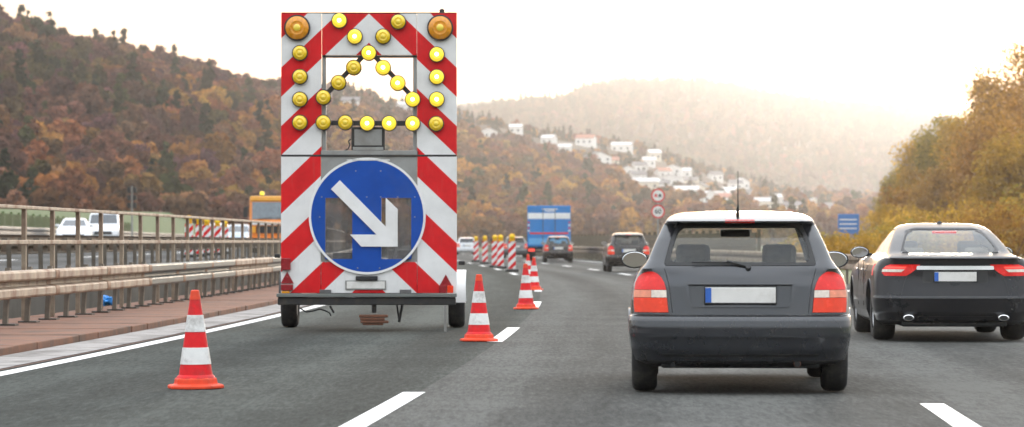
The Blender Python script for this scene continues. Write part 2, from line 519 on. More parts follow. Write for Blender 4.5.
struct(ribbon_obj('grass_bank', [-62, -52, -44, -40, -36, -33.8, -31, -28, -26, -24.8, -21.4], frange(10, 690, 8), bank_z, M['bank_grass']))

# ------------------------------------------------------------------ guardrails
M['splice'] = pbr('rusty_splice', (.33, .20, .125), .7, .1, var=.4, scale=9, dirt=(.12, .04, .02), dirt_amt=.95)
W_PROF = [(.0, .160), (.045, .157), (.078, .146), (.088, .128), (.088, .062), (.078, .046), (.03, .036), (-.035, .026), (-.04, 0)]
W_PROF = W_PROF + [(d, -z) for d, z in reversed(W_PROF[:-1])]
def w_beam(length, h, face):
    """W-profile beam along +y, its bulge towards face (+1: +x); h: overall height"""
    m = MB(); k = h / .31
    vs = []
    for y in (0, length):
        for d, z in W_PROF: vs.append((face * (d - .04), y, z * k))
        for d, z in reversed(W_PROF): vs.append((face * (d - .044), y, z * k))
    n = len(W_PROF) * 2
    fs = [(i, (i + 1) % n, n + (i + 1) % n, n + i) for i in range(n)]
    fs += [tuple(range(n - 1, -1, -1)), tuple(range(n, 2 * n))]
    return m.add(vs, fs)

def c_post(h, w=.1, d=.055):
    m = MB()
    m.box(0, 0, h / 2, .006, w, h)
    m.box(-d / 2, w / 2, h / 2, d, .006, h)
    m.box(-d / 2, -w / 2, h / 2, d, .006, h)
    return m

def place(o, p, rz):
    o.location = p; o.rotation_euler = (0, 0, rz); return o

def guardrail(label, off, y0, y1, z0, face, post_step, beams, post_h, beam_h, mats, lean=0.0, seg=4.3, cat='guardrail', foot=True, rng=1):
    root = thing('guardrail', label, cat, P(off, y0, z0(y0)))
    base = root.location.copy()
    R_ = random.Random(rng)
    bm = {}
    for mt in mats:
        bm[mt.name] = w_beam(seg + .12, beam_h, face).mesh('beam', mt, 1, 18)
    if len(mats) > 1: spl = w_beam(.30, beam_h * .985, face).mesh('splice_plate', M['splice'], 1, 35)
    y = y0; i = 0
    while y < y1:
        pal = mats[0] if len(mats) == 1 else lerp_pick(mats, y, R_)
        for zc in beams:
            o = obj('beam', bm[pal.name], root)
            place(o, P(off, y, z0(y) + zc) - base, heading(y + seg / 2))
            if len(mats) > 1:
                o.rotation_euler[1] = R_.uniform(-.03, .03)
                if y < 120:
                    j = place(obj('splice_plate', spl, root), P(off + .006, y - .12, z0(y) + zc) - base, heading(y))
                    j.rotation_euler[1] = o.rotation_euler[1]
        y += seg; i += 1
    pm = c_post(post_h).mesh('post', M['post'])
    sm = MB().box(0, 0, 0, .10, .09, beam_h * .7).mesh('spacer', M['post'])
    fm = MB().box(0, 0, .012, .24, .26, .02).mesh('foot_plate', M['dark_steel'])
    y = y0 + .4
    while y < y1:
        o = obj('post', pm, root)
        place(o, P(off - face * .19, y, z0(y)) - base, heading(y) + (0 if face > 0 else math.pi))
        o.rotation_euler[1] = face * lean + R_.uniform(-.015, .015); o.rotation_euler[0] = R_.uniform(-.02, .02)
        for zc in beams[:1] if post_step > 1.9 else beams:
            place(obj('spacer', sm, root), P(off - face * .145, y, z0(y) + zc) - base, heading(y))
        if foot and y < 120:
            place(obj('foot_plate', fm, root), P(off - face * .19, y, z0(y)) - base, heading(y))
        y += post_step
    return root
def lerp_pick(mats, y, R_):
    # cream weathered lengths near the camera, newer galvanised ones further on, a few swapped
    if y < 46.5: return mats[1]
    if 62 < y < 70: return mats[1]
    return mats[0]

guardrail('double beam crash barrier with cream and grey lengths on the reddish kerb', -6.05, 24.9, 190, lambda y: .085, 1,
          1.46, (.515,), .72, .34, [M['galv'], M['galv_pale']], lean=.05)
guardrail('grimy crash barrier on the raised opposite deck, seen from behind through the railing', -8.45, 24, 210, lambda y: .48, -1,
          1.46, (.60,), .66, .31, [M['post']], foot=False, rng=3)
guardrail('far crash barrier in front of the green barrier wall across the opposite carriageway', -21.6, 100, 420, lambda y: 1.0, 1,
          4.0, (.60,), .80, .40, [M['steel']], foot=False, rng=4)
guardrail('double beam crash barrier along the right edge of the road, passing behind the cars', 8.05, 44, 330, lambda y: 0.0, -1,
          2.0, (.60,), .78, .38, [M['rail']], foot=False, rng=5)

# railing behind the near barrier
rl = thing('bridge_railing', 'tall steel railing with stained posts behind the double beam barrier on the left', 'railing', P(-6.5, 25, .06))
b0 = rl.location.copy()
pm = MB().box(0, 0, .76, .055, .10, 1.50).box(0, 0, .01, .16, .2, .02).mesh('post', M['rail'])
y = 25.3
ypr = []
while y < 190:
    place(obj('post', pm, rl), P(-6.5, y, .06) - b0, heading(y) + random.uniform(-.03, .03)); ypr.append(y)
    y += 2.14
def rail_piece(a, b, off, z, w, h, name, mat, root, base):
    A, B = P(off, a, z) - base, P(off, b, z) - base
    d = B - A
    m = MB().box(0, 0, 0, w, d.length, h)
    o = m.build(name, mat, root, bev=.008)
    o.location = (A + B) / 2; o.rotation_euler = (0, 0, -math.atan2(d.x, d.y)); return o
for k in range(0, len(ypr) - 4, 4):
    a, b = ypr[k] - .03, ypr[k + 4] - .05
    rail_piece(a, b, -6.5, 1.585, .085, .045, 'top_rail', M['galv_pale'], rl, b0)
    rail_piece(a, b, -6.455, 1.125, .05, .055, 'middle_rail', M['galv_pale'], rl, b0)

# small blue plastic bag caught behind the barrier posts
def lumpy(name, r, sc, mat, seed, amp=.35, freq=2.0, seg=14):
    m = MB(); rows = seg // 2 + 1
    for j in range(rows + 1):
        th = math.pi * j / rows
        for i in range(seg):
            ph = 2 * math.pi * i / seg
            d = Vector((math.sin(th) * math.cos(ph), math.sin(th) * math.sin(ph), math.cos(th)))
            k = 1 + amp * mnoise.noise(d * freq + Vector((seed, seed * .7, 0)))
            m.v.append((d.x * r * k * sc[0], d.y * r * k * sc[1], d.z * r * k * sc[2]))
    for j in range(rows):
        for i in range(seg):
            a = j * seg + i; b = j * seg + (i + 1) % seg
            m.f.append((a, a + seg, b + seg, b))
    return m.mesh(name, mat, 1, 60)
M['bag_blue'] = pbr('blue_plastic', (.04, .28, .72), .35, var=.3, scale=14)
bag = obj('plastic_bag', lumpy('plastic_bag', .125, (1.0, .9, .62), M['bag_blue'], 3.1, .7, 2.6, 18), None)
bag.location = P(-6.95, 52.4, .155)
tag(bag, 'crumpled bright blue plastic bag lying behind the crash barrier posts', 'bag')

# green barrier wall beyond the opposite carriageway
gb = thing('noise_barrier', 'low ribbed green barrier wall beyond the opposite carriageway', 'barrier', P(-24.4, 96, 1.0))
b0 = gb.location.copy()
gp = MB()
gp.box(0, 2.0, .8, .06, 3.9, 1.6)
for k in range(13): gp.box(.045, .15 + k * .3, .8, .05, .09, 1.58)
gpm = gp.mesh('panel', M['barrier_green'])
gpo = MB().box(0, 0, .84, .16, .16, 1.72).mesh('post', M['barrier_green'])
y = 96.0
while y < 270:
    place(obj('panel', gpm, gb), P(-24.4, y, 1.0) - b0, heading(y + 2))
    place(obj('post', gpo, gb), P(-24.4, y - .02, 1.0) - b0, heading(y))
    y += 4.0

# dark board wall on the right, further along
wl = thing('board_wall', 'dark timber board wall behind the right barrier, beyond the small dark car', 'wall', P(9.6, 122, -.1))
b0 = wl.location.copy()
bmesh_ = MB().box(0, 1.48, 0, .05, 2.94, .235).mesh('board', M['wood_wall'])
pmesh = MB().box(0, 0, .84, .14, .14, 1.72).mesh('post', M['wood_wall'])
y = 122.0
while y < 330:
    for k in range(6):
        o = place(obj('board', bmesh_, wl), P(9.6 + random.uniform(-.012, .012), y, .10 + k * .25) - b0, heading(y + 1.5))
    place(obj('post', pmesh, wl), P(9.72, y, -.1) - b0, heading(y))
    y += 3.0

# ------------------------------------------------------------------ hills
RIDGE = [(-900, 50), (-400, 38), (-150, 40), (0, 50), (74, 62), (123, 67), (167, 75), (216, 86), (275, 103), (305, 101), (340, 97), (370, 103), (400, 111), (460, 121), (500, 129), (540, 142), (580, 147), (620, 153), (680, 169), (740, 185), (800, 197), (880, 207), (1000, 215), (1400, 215), (2200, 200)]
RDIST = [(-900, 700), (0, 880), (275, 1100), (330, 1700), (500, 1950), (900, 2150), (2200, 2300)]
RBASE = [(-900, 400), (0, 430), (300, 560), (420, 800), (900, 900), (2200, 900)]
def sstep(t):
    t = max(0, min(1, t)); return t * t * (3 - 2 * t)
def hill_z(X, Y):
    u = 512 + FPX * X / max(Y, 50)
    D = lerp_table(RDIST, u); B = lerp_table(RBASE, u)
    H = (HOR - lerp_table(RIDGE, u)) * D / FPX + CAM_H
    n = mnoise.fractal(Vector((X * .006, Y * .006, 3.0)), 1.0, 2.0, 4)
    t = (Y - B) / (D - B)
    if t <= 1:
        z = H * (.42 * max(0, min(1, t)) + .58 * sstep(t)) if t > 0 else 0
    else:
        z = H * max(0, 1 - (t - 1) * .9)
    k = max(0, min(1, t * 4))
    return -.6 + z * (1 + .05 * n) + 3.5 * n * k
FAR = [(-1500, 150), (-300, 160), (200, 135), (430, 120), (480, 113), (560, 110), (592, 99), (640, 91), (700, 85), (730, 89), (760, 96), (830, 110), (890, 119), (960, 132), (1060, 150), (1500, 165), (2500, 165)]
def far_z(X, Y):
    u = 512 + FPX * X / Y
    D = 3600.0; B = 2500.0
    H = (HOR - lerp_table(FAR, u)) * D / FPX + CAM_H
    n = mnoise.fractal(Vector((X * .003, Y * .003, 9.0)), 1.0, 2.0, 5)
    t = (Y - B) / (D - B)
    z = H * sstep(t) if t <= 1 else H * max(0, 1 - (t - 1) * .8)
    return -.6 + z * (1 + .05 * n) + 4 * n * max(0, min(1, t * 3))
BLUE = [(-1500, 135), (200, 125), (420, 112), (470, 103), (510, 98), (540, 98), (580, 105), (640, 118), (800, 125), (2500, 130)]
def blue_z(X, Y):
    u = 512 + FPX * X / Y
    D = 5600.0; B = 4700.0
    H = (HOR - lerp_table(BLUE, u)) * D / FPX + CAM_H
    t = (Y - B) / (D - B)
    n = mnoise.fractal(Vector((X * .002, Y * .002, 5.0)), 1.0, 2.0, 5)
    return -.6 + H * (sstep(t) if t <= 1 else max(0, 1 - (t - 1))) * (1 + .04 * n)
def terrain(name, zf, xs, ys, mat):
    m = MB()
    for y in ys:
        for u in xs:
            X = (u - 512) * y / FPX
            m.v.append((X, y, zf(X, y)))
    n = len(xs)
    for j in range(len(ys) - 1):
        for i in range(n - 1):
            a = j * n + i
            m.f.append((a, a + 1, a + n + 1, a + n))
    return struct(m.build(name, mat, None, 1, sharp=180))
terrain('wooded_hill', hill_z, frange(-700, 1900, 22), frange(400, 2700, 26), M['hill_soil'])
bk = MB()  # unseen ridge added behind the camera to darken reflections on car panels
bx_ = frange(-700, 700, 35); by_ = frange(-285, -130, 22)
for y in by_:
    for x in bx_:
        t = (-130 - y) / 155
        bk.v.append((x, y, -.7 + (30 + 9 * mnoise.noise(Vector((x * .01, y * .01, 4)))) * sstep(t * 1.6) * (1 if t < .8 else (1 - t) * 5)))
for j in range(len(by_) - 1):
    for i in range(len(bx_) - 1):
        a = j * len(bx_) + i
        bk.f.append((a, a + len(bx_), a + len(bx_) + 1, a + 1))
struct(bk.build('added_reflection_hill', M['hill_soil'], None, 1, sharp=180))
terrain('far_hill', far_z, frange(-900, 2100, 30), frange(2480, 4300, 45), M['hill_soil'])
terrain('distant_hill', blue_z, frange(-900, 2100, 40), frange(4680, 6400, 80), M['hill_soil'])

# ------------------------------------------------------------------ trees
AUT = {  # leaf tints, dark to light, with the sun flare's gold mixed into the colour
    'rust': ((.085, .032, .018), (.26, .10, .035)), 'orange': ((.25, .125, .02), (.60, .32, .06)),
    'gold': ((.30, .17, .02), (.66, .42, .07)), 'olive': ((.20, .15, .028), (.50, .38, .07)),
    'green': ((.022, .040, .016), (.085, .12, .04)), 'brown': ((.22, .12, .03), (.52, .30, .07)),
    'purple': ((.055, .028, .028), (.14, .075, .06))}
def leaf_mat(name, stops_attr=None, lo=None, hi=None):
    m, t, b = new_mat(name)
    t.nodes.remove(b)
    oi = N(t, 'ShaderNodeObjectInfo')
    co = N(t, 'ShaderNodeTexCoord').outputs['Object']
    f = noise_n(t, co, .9, 4, .7)
    if stops_attr:
        at = N(t, 'ShaderNodeAttribute'); at.attribute_type = 'INSTANCER'; at.attribute_name = 'tint'
        c = ramp(t, at.outputs['Fac'], stops_attr)
    else:
        c = ramp(t, math_n(t, 'ADD', math_n(t, 'MULTIPLY', f, .9), math_n(t, 'MULTIPLY', oi.outputs['Random'], .25)), [(.3, lo), (.85, hi)])
    if stops_attr:
        c = mixc(t, 1.0, c, ramp(t, oi.outputs['Random'], [(0, (.55, .55, .58)), (.5, (.95, .93, .96)), (1, (1.7, 1.6, 1.5))]), 'MULTIPLY')
    wn = N(t, 'ShaderNodeTexWhiteNoise'); wn.noise_dimensions = '3D'
    sn = N(t, 'ShaderNodeVectorMath', operation='SNAP'); sn.inputs[1].default_value = (.55, .55, .55)
    t.links.new(co, sn.inputs[0]); t.links.new(sn.outputs[0], wn.inputs['Vector'])
    k = ramp(t, wn.outputs['Value'], [(0, (.62, .62, .62)), (1, (1.3, 1.25, 1.1))])
    c = mixc(t, 1.0, c, k, 'MULTIPLY')
    df = N(t, 'ShaderNodeBsdfDiffuse'); tl = N(t, 'ShaderNodeBsdfTranslucent')
    t.links.new(c, df.inputs[0]); t.links.new(c, tl.inputs[0])
    mx = N(t, 'ShaderNodeMixShader'); mx.inputs[0].default_value = .38 if stops_attr else .55
    t.links.new(df.outputs[0], mx.inputs[1]); t.links.new(tl.outputs[0], mx.inputs[2])
    t.links.new(mx.outputs[0], t.nodes['Material Output'].inputs['Surface'])
    return m
FOREST = leaf_mat('autumn_wood_leaves', [(0, (.022, .042, .020)), (.14, (.055, .062, .022)), (.28, (.125, .088, .036)), (.42, (.145, .070, .060)),
                                          (.56, (.22, .088, .045)), (.70, (.30, .15, .045)), (.84, (.40, .25, .06)), (1.0, (.125, .058, .066))])
M['bark'] = pbr('bark', (.055, .042, .032), .9, var=.35, scale=3, bmp=.5)

def crown_mesh(rng, n, rx, rz, zc, leaf, clumps, mat, name='crown', conifer=False):
    """leaf-sized quads spread over many uneven clumps in the crown's volume"""
    m = MB()
    cs = []
    for k in range(clumps):
        if conifer:
            t = rng.random() ** 1.4
            a = rng.uniform(0, 6.283); r = rx * (1 - t) * (.5 + .5 * rng.random())
            cs.append((Vector((r * math.cos(a), r * math.sin(a), zc - rz + 2 * rz * t)), rx * (.16 + .30 * (1 - t))))
        else:
            d = Vector((rng.gauss(0, 1), rng.gauss(0, 1), rng.gauss(0, 1))).normalized()
            r = rng.uniform(.35, .86)
            q = Vector((d.x * rx * r, d.y * rx * r, zc + d.z * rz * r))
            cs.append((q, rx * rng.uniform(.24, .42)))
    for k in range(n):
        c, r = cs[rng.randrange(len(cs))]
        d = Vector((rng.gauss(0, 1), rng.gauss(0, 1), rng.gauss(0, .85))).normalized()
        p = c + d * r * (rng.random() ** .35)
        nrm = (d + Vector((rng.gauss(0, .5), rng.gauss(0, .5), rng.gauss(.25, .5)))).normalized()
        a = nrm.orthogonal().normalized(); a = Matrix.Rotation(rng.uniform(0, 6.28), 3, nrm) @ a
        b = nrm.cross(a)
        s = leaf * rng.uniform(.55, 1.25)
        m.add([p - a * s - b * s * .45, p + a * s * .2 - b * s * .6, p + a * s + b * s * .3, p - a * s * .3 + b * s * .6], [(0, 1, 2, 3)])
    return m.mesh(name, mat)

fcol = bpy.data.collections.new('wood_crowns')
rng = random.Random(11)
for k in range(6):
    me = crown_mesh(rng, 560, 3.9, 4.0 + .5 * (k % 3), 5.6, .75, 7 + k, FOREST)
    fcol.objects.link(bpy.data.objects.new('wood_crown_%d' % k, me))
for k in range(2):
    me = crown_mesh(rng, 620, 3.0, 6.2, 6.8, .6, 34, FOREST, conifer=True)
    fcol.objects.link(bpy.data.objects.new('wood_crown_%d' % (6 + k), me))

def forest(name, label, pts):
    me = bpy.data.meshes.new(name)
    me.from_pydata([p[0] for p in pts], [], [])
    for an, idx, ty in (('tint', 1, 'FLOAT'), ('scl', 2, 'FLOAT'), ('spin', 3, 'FLOAT'), ('sort', 4, 'INT')):
        a = me.attributes.new(an, ty, 'POINT')
        a.data.foreach_set('value', [p[idx] for p in pts])
    o = obj(name, me)
    g = bpy.data.node_groups.new(name, 'GeometryNodeTree')
    g.interface.new_socket('Geometry', in_out='INPUT', socket_type='NodeSocketGeometry')
    g.interface.new_socket('Geometry', in_out='OUTPUT', socket_type='NodeSocketGeometry')
    gi = g.nodes.new('NodeGroupInput'); go = g.nodes.new('NodeGroupOutput')
    ci = g.nodes.new('GeometryNodeCollectionInfo')
    ci.inputs['Collection'].default_value = fcol
    ci.inputs['Separate Children'].default_value = True
    ci.inputs['Reset Children'].default_value = True
    ip = g.nodes.new('GeometryNodeInstanceOnPoints')
    ip.inputs['Pick Instance'].default_value = True
    def attr(nm, ty):
        n = g.nodes.new('GeometryNodeInputNamedAttribute'); n.data_type = ty; n.inputs[0].default_value = nm
        return n.outputs[0]
    cx = g.nodes.new('ShaderNodeCombineXYZ')
    g.links.new(attr('spin', 'FLOAT'), cx.inputs[2])
    e2r = g.nodes.new('FunctionNodeEulerToRotation')
    g.links.new(cx.outputs[0], e2r.inputs[0])
    g.links.new(gi.outputs[0], ip.inputs['Points'])
    g.links.new(ci.outputs[0], ip.inputs['Instance'])
    g.links.new(attr('sort', 'INT'), ip.inputs['Instance Index'])
    g.links.new(e2r.outputs[0], ip.inputs['Rotation'])
    g.links.new(attr('scl', 'FLOAT'), ip.inputs['Scale'])
    g.links.new(ip.outputs[0], go.inputs[0])
    md = o.modifiers.new('trees', 'NODES'); md.node_group = g
    stuff(o); o['label'] = label; o['category'] = 'woodland'
    return o

# village houses: where they stand, found by following each pixel ray to the slope
HOUSES = [(351, 101, 17, 8, 0), (404, 105, 13, 6, 0), (489, 131, 14, 7, 0), (543, 123, 9, 4, 1), (549, 137, 10, 7, 0), (586, 138, 18, 8, 2), (597, 157, 25, 12, 0), (622, 145, 20, 6, 0),
          (654, 152, 11, 8, 0), (639, 165, 10, 6, 0), (673, 167, 18, 7, 0), (685, 171, 9, 5, 0), (637, 175, 9, 7, 0), (645, 182, 26, 8, 0), (670, 178, 26, 6, 0), (660, 184, 14, 7, 0),
          (680, 190, 14, 8, 0), (691, 191, 12, 6, 0), (701, 187, 11, 10, 0), (721, 196, 13, 7, 0), (715, 174, 8, 5, 1), (735, 182, 10, 7, 0), (741, 181, 11, 9, 0), (765, 202, 22, 9, 0),
          (793, 207, 14, 5, 0), (801, 188, 8, 5, 1), (859, 194, 10, 7, 0), (722, 199, 10, 5, 2), (612, 160, 8, 6, 2), (575, 126, 10, 5, 2),
          (628, 169, 8, 6, 0), (649, 160, 8, 5, 0), (663, 171, 8, 5, 2), (692, 180, 11, 6, 0), (708, 196, 9, 6, 0), (729, 190, 9, 6, 0), (752, 192, 9, 6, 0), (779, 197, 10, 6, 0), (814, 201, 9, 6, 0), (832, 206, 11, 6, 0), (516, 127, 9, 6, 0), (565, 147, 10, 6, 0)]
def ray_hill(x, y):
    Y = 800.0
    while Y < 2400:
        p = px(x, y, Y)
        if p.z <= hill_z(p.x, p.y): return p
        Y += 6
    return px(x, y, lerp_table(RDIST, x) - 40)
hpos = []
for (x, y, w, h, kind) in HOUSES:
    p = ray_hill(x, y + h * .5 + 4)
    hpos.append((p.x, p.y, max(6.5, w * p.y / FPX), max(3.8, h * p.y / FPX)))

rng = random.Random(5)
pts = []
Y = 470.0
while Y < 2330:
    step = 5.4 if Y < 1400 else 7.6
    u0, u1 = (-420, 1500) if Y < 1500 else (150, 1500)
    X = (u0 - 512) * Y / FPX
    X1 = (u1 - 512) * Y / FPX
    while X < X1:
        x = X + rng.uniform(-.5, .5) * step; y = Y + rng.uniform(-.5, .5) * step
        X += step
        u = 512 + FPX * x / y
        if y > lerp_table(RDIST, u) + 60 or y < lerp_table(RBASE, u) + 5: continue
        z = hill_z(x, y)
        py = HOR - (z - CAM_H) * FPX / y
        village = u > 320 and py < 205 and py < lerp_table([(320, 112), (460, 140), (560, 158), (640, 196), (900, 225)], u)
        skip = False
        if village:
            if rng.random() < .38: continue
            for (hx, hy, hw, hh) in hpos:
                if abs(x - hx) < hw * .62 + 2.5 and hy - 60 < y < hy + 9: skip = True; break
            if skip: continue
        skip = False
        sc_ = .68 if village else 1.0
        top = HOR - (z + 9.0 * sc_ - CAM_H) * FPX / y
        for (wx, wy, ww, wh, _k), (hx, hy, hw, hh) in zip(HOUSES, hpos):
            if y < hy and abs(u - wx) < ww * .5 + 3.6 * sc_ * FPX / y * .75 and top < wy + wh * .12 and py > wy: skip = True; break
        if skip: continue
        n = mnoise.fractal(Vector((x * .012, y * .006, 1.0)), 1.0, 2.0, 3)
        n2 = mnoise.noise(Vector((x * .05, y * .03, 7.0)))
        if u < 330:
            tint = .50 + .42 * n + .22 * n2 + rng.gauss(0, .12)
            if rng.random() < .30: tint = rng.choice((.04, .1, .2, 1.0, .95, .97, .42, .98))
            if py < lerp_table(RIDGE, u) + 22 and rng.random() < .6: tint = rng.choice((.95, 1.0, .42, .98))
        elif village:
            tint = rng.choice((.02, .06, .1, .18, .25, .3, .55, .72, .78))
        else:
            tint = .60 + .22 * n + .14 * n2 + rng.gauss(0, .11)
            if rng.random() < .12: tint = rng.choice((.1, .2, .95))
        sort = rng.randrange(6) if tint > .16 or rng.random() < .4 else 6 + rng.randrange(2)
        pts.append(((x, y, z - .8), max(0, min(1, tint)), rng.uniform(.62, 1.18) * (1.05 if Y < 1400 else 1.0) * (.68 if village else 1), rng.uniform(0, 6.28), sort))
    Y += step
forest('hill_woodland', 'autumn woodland covering the hillside behind the motorway', pts)
pts = []
Y = 2560.0
while Y < 3660:
    X = (150 - 512) * Y / FPX; X1 = (1250 - 512) * Y / FPX
    while X < X1:
        x = X + rng.uniform(-4, 4); y = Y + rng.uniform(-5, 5); X += 9.0
        z = far_z(x, y)
        if z < 22: continue
        n = mnoise.fractal(Vector((x * .006, y * .003, 2.0)), 1.0, 2.0, 3)
        tint = .24 + .2 * n + rng.gauss(0, .09)
        pts.append(((x, y, z - 1.5), max(0, min(1, tint)), rng.uniform(.85, 1.5), rng.uniform(0, 6.28), rng.randrange(8)))
    Y += 12.0
forest('far_woodland', 'hazy woodland covering the far ridge behind the village', pts)

# ------------------------------------------------------------------ village houses
M['house_white'] = pbr('white_render', (.80, .79, .76), .8, var=.04, scale=.4)
M['house_cream'] = pbr('cream_render', (.72, .66, .54), .8, var=.05, scale=.4)
M['roof_pale'] = pbr('pale_roof', (.55, .53, .51), .5, var=.1, scale=.5)  # roof colour paled to stand in for sky glare on the slopes
M['roof_red'] = pbr('red_roof_tiles', (.33, .13, .08), .7, var=.15, scale=.6)
M['roof_dark'] = pbr('dark_roof_tiles', (.13, .12, .12), .6, var=.15, scale=.6)
M['pane'] = pbr('house_window', (.05, .06, .07), .12, var=.2)
SPOT = ['beside the tall dark trees, seen through the arrow board', 'right of the tall trees, seen through the arrow board', 'just right of the arrow board on the upper slope', 'small, highest of the village',
        'below the highest small house', 'under the ridge trees', 'large and alone at the left end of the village', 'long and low near the ridge', 'above the two road signs, near the ridge', 'left of centre in the village',
        'upper middle of the village', 'right end of the upper village row', 'tall, at the left of the lower village rows', 'widest of the lower village row', 'long and low in the middle of the village', 'tucked in front of the wide house',
        'just right of the upper road sign', 'between the tall narrow house and the road sign', 'tall and narrow above the hatchback roof', 'low house just above the hatchback roof', 'small, at the top right of the village', 'left of the hatchback aerial',
        'right behind the hatchback aerial', 'wide, right of the hatchback aerial', 'lowest, above the right end of the hatchback roof', 'small, high above the hatchback roof end', 'farthest right, above the blue sign', 'small, left below the aerial', 'small, beside the large lone house', 'red roofed on the ridge line',
        'small, left of the wide lower house', 'small, just under the house above the road signs', 'small, in the middle of the upper rows', 'between the long low house and the tall narrow one', 'small, at the right foot of the tall narrow house', 'small, left below the two aerial houses',
        'small, right of the aerial and above the wide house', 'small, right above the wide house', 'small, above the right corner of the hatchback roof', 'low, left of the blue sign', 'between the first two ridge houses right of the arrow board', 'left of the large lone house']
for i, ((x, y, w, h, kind), (hx, hy, hw, hh)) in enumerate(zip(HOUSES, hpos)):
    wallm = M['house_cream'] if i % 5 == 3 else M['house_white']
    roofm = (M['roof_pale'], M['roof_dark'], M['roof_red'])[kind if kind else (0 if i % 3 else 1)]
    rname = {'pale_roof': 'pale', 'dark_roof_tiles': 'dark', 'red_roof_tiles': 'red'}[roofm.name]
    gable = i % 4 == 2
    t = thing('village_house', '%s house with %s roof, %s' % ('cream' if wallm is M['house_cream'] else 'white', rname, SPOT[i]), 'house',
              (hx, hy, hill_z(hx, hy) - .3), random.uniform(-.35, .35), 'village houses on the far slope')
    wh = hh * .68 + .8; d = max(8.0, min(12, hw * .7)); rise = hh * .42
    if gable:
        MB().prism([(-hw / 2, -2.5), (hw / 2, -2.5), (hw / 2, wh), (0, wh + rise), (-hw / 2, wh)], -d / 2, d / 2).build('wall', wallm, t)
        r = MB()
        for s in (-1, 1):
            a = math.atan2(rise, hw / 2); L = math.hypot(rise, hw / 2) + .5
            mt = Matrix.Translation((s * hw / 4 * 1.02, 0, wh + rise / 2 + .14)) @ Matrix.Rotation(s * a, 4, 'Y')
            r.box(0, 0, 0, L, d + .8, .22, mt)
    else:
        MB().prism([(-hw / 2, -2.5), (hw / 2, -2.5), (hw / 2, wh), (-hw / 2, wh)], -d / 2, d / 2).build('wall', wallm, t)
        r = MB()
        for s in (-1, 1):
            a = math.atan2(rise, d / 2); L = math.hypot(rise, d / 2) + .5
            mt = Matrix.Translation((0, s * d / 4 * 1.02, wh + rise / 2 + .14)) @ Matrix.Rotation(-s * a, 4, 'X')
            r.box(0, 0, 0, hw + .8, L, .22, mt)
        g = MB()
        for s in (-1, 1):
            xx = s * (hw / 2 - .05)
            g.add([(xx, -d / 2, wh), (xx, d / 2, wh), (xx, 0, wh + rise)], [(0, 1, 2)])
        g.build('gable', wallm, t)
    ro = r.build('roof', roofm, t)
    MB().box(hw * .22, .8, wh + rise * .9 + .4, .6, .6, 1.3).build('chimney', M['roof_dark'], ro)
    nw = max(2, int(hw / 3.2))
    for k in range(nw):
        for zz in ([wh * .35, wh * .75] if wh > 4.6 else [wh * .5]):
            MB().box(-hw / 2 + hw * (k + .5) / nw, -d / 2 - .012, zz, 1.1, .06, 1.1).build('window', M['pane'], t)

# ------------------------------------------------------------------ trees and shrubs beside the road on the right
LM = {k: leaf_mat('leaves_' + k, None, *AUT[k]) for k in ('gold', 'orange', 'olive', 'brown')}
def tree(name, label, base, height, rx, key, seed, group, n=5200, leaf=.20, limbs=7, low=.12):
    rg = random.Random(seed)
    t = thing(name, label, 'tree', base, 0, group)
    rz = height * (1 - low) / 2; zc = height * low + rz
    obj('crown', crown_mesh(rg, n, rx, rz, zc, leaf, 46, LM[key]), t)
    tr = MB()
    r0 = .02 + height * .016
    pts_ = [Vector((0, 0, -.3))]
    for k in range(5):
        pts_.append(Vector((rg.uniform(-.15, .15) * (k + 1), rg.uniform(-.15, .15) * (k + 1), height * .82 * (k + 1) / 5)))
    for k in range(5): tr.tube(pts_[k], pts_[k + 1], r0 * (1 - k * .18), r0 * (1 - (k + 1) * .18), 8, False)
    for k in range(limbs):
        s = pts_[1 + k % 4]; a = rg.uniform(0, 6.28); L = rx * rg.uniform(.5, .85)
        e = s + Vector((math.cos(a) * L, math.sin(a) * L, L * rg.uniform(.4, .9)))
        mid = (s + e) / 2 + Vector((0, 0, L * .1))
        tr.tube(s, mid, r0 * .45, r0 * .28, 6, False); tr.tube(mid, e, r0 * .28, r0 * .08, 6, False)
    tr.build('trunk', M['bark'], t, 1)
    return t
TREES = [  # pixel x, pixel y of the top, distance, crown radius, tint, label
    (1052, 10, 150, 3.6, 'orange', 'tallest rust gold tree, cut by the right edge of the picture'),
    (1012, 38, 160, 3.1, 'brown', 'tall brown gold tree second from the right edge'),
    (983, 66, 168, 2.8, 'gold', 'golden tree with a ragged top above the sedan roof'),
    (955, 98, 176, 2.7, 'olive', 'olive gold tree left of the ragged golden one above the sedan'),
    (930, 128, 184, 2.5, 'gold', 'bright golden tree where the low sun breaks over the wood'),
    (908, 160, 192, 2.1, 'olive', 'small olive tree near the left end of the right hand wood'),
    (897, 186, 200, 1.6, 'gold', 'small golden tree at the left end of the right hand wood'),
    (1000, 105, 140, 2.9, 'orange', 'lower orange tree in front of the tall ones right of the sedan roof'),
    (960, 150, 150, 2.6, 'brown', 'lower brown tree in front of the golden tree, above the sedan roof'),
    (1035, 130, 128, 2.9, 'gold', 'lower golden tree at the right edge beside the sedan'),
    (922, 185, 160, 2.2, 'orange', 'low orange tree left of the sedan roof, front of the wood')]
for i, (x, y, Y, rx, key, lab) in enumerate(TREES):
    Y *= 2.2; rx *= 2.25
    top = px(x, y, Y)
    tree('autumn_tree', lab, (top.x, Y, -.45), top.z + .45, rx, key, 40 + i, 'trees on the right of the road', n=15000)
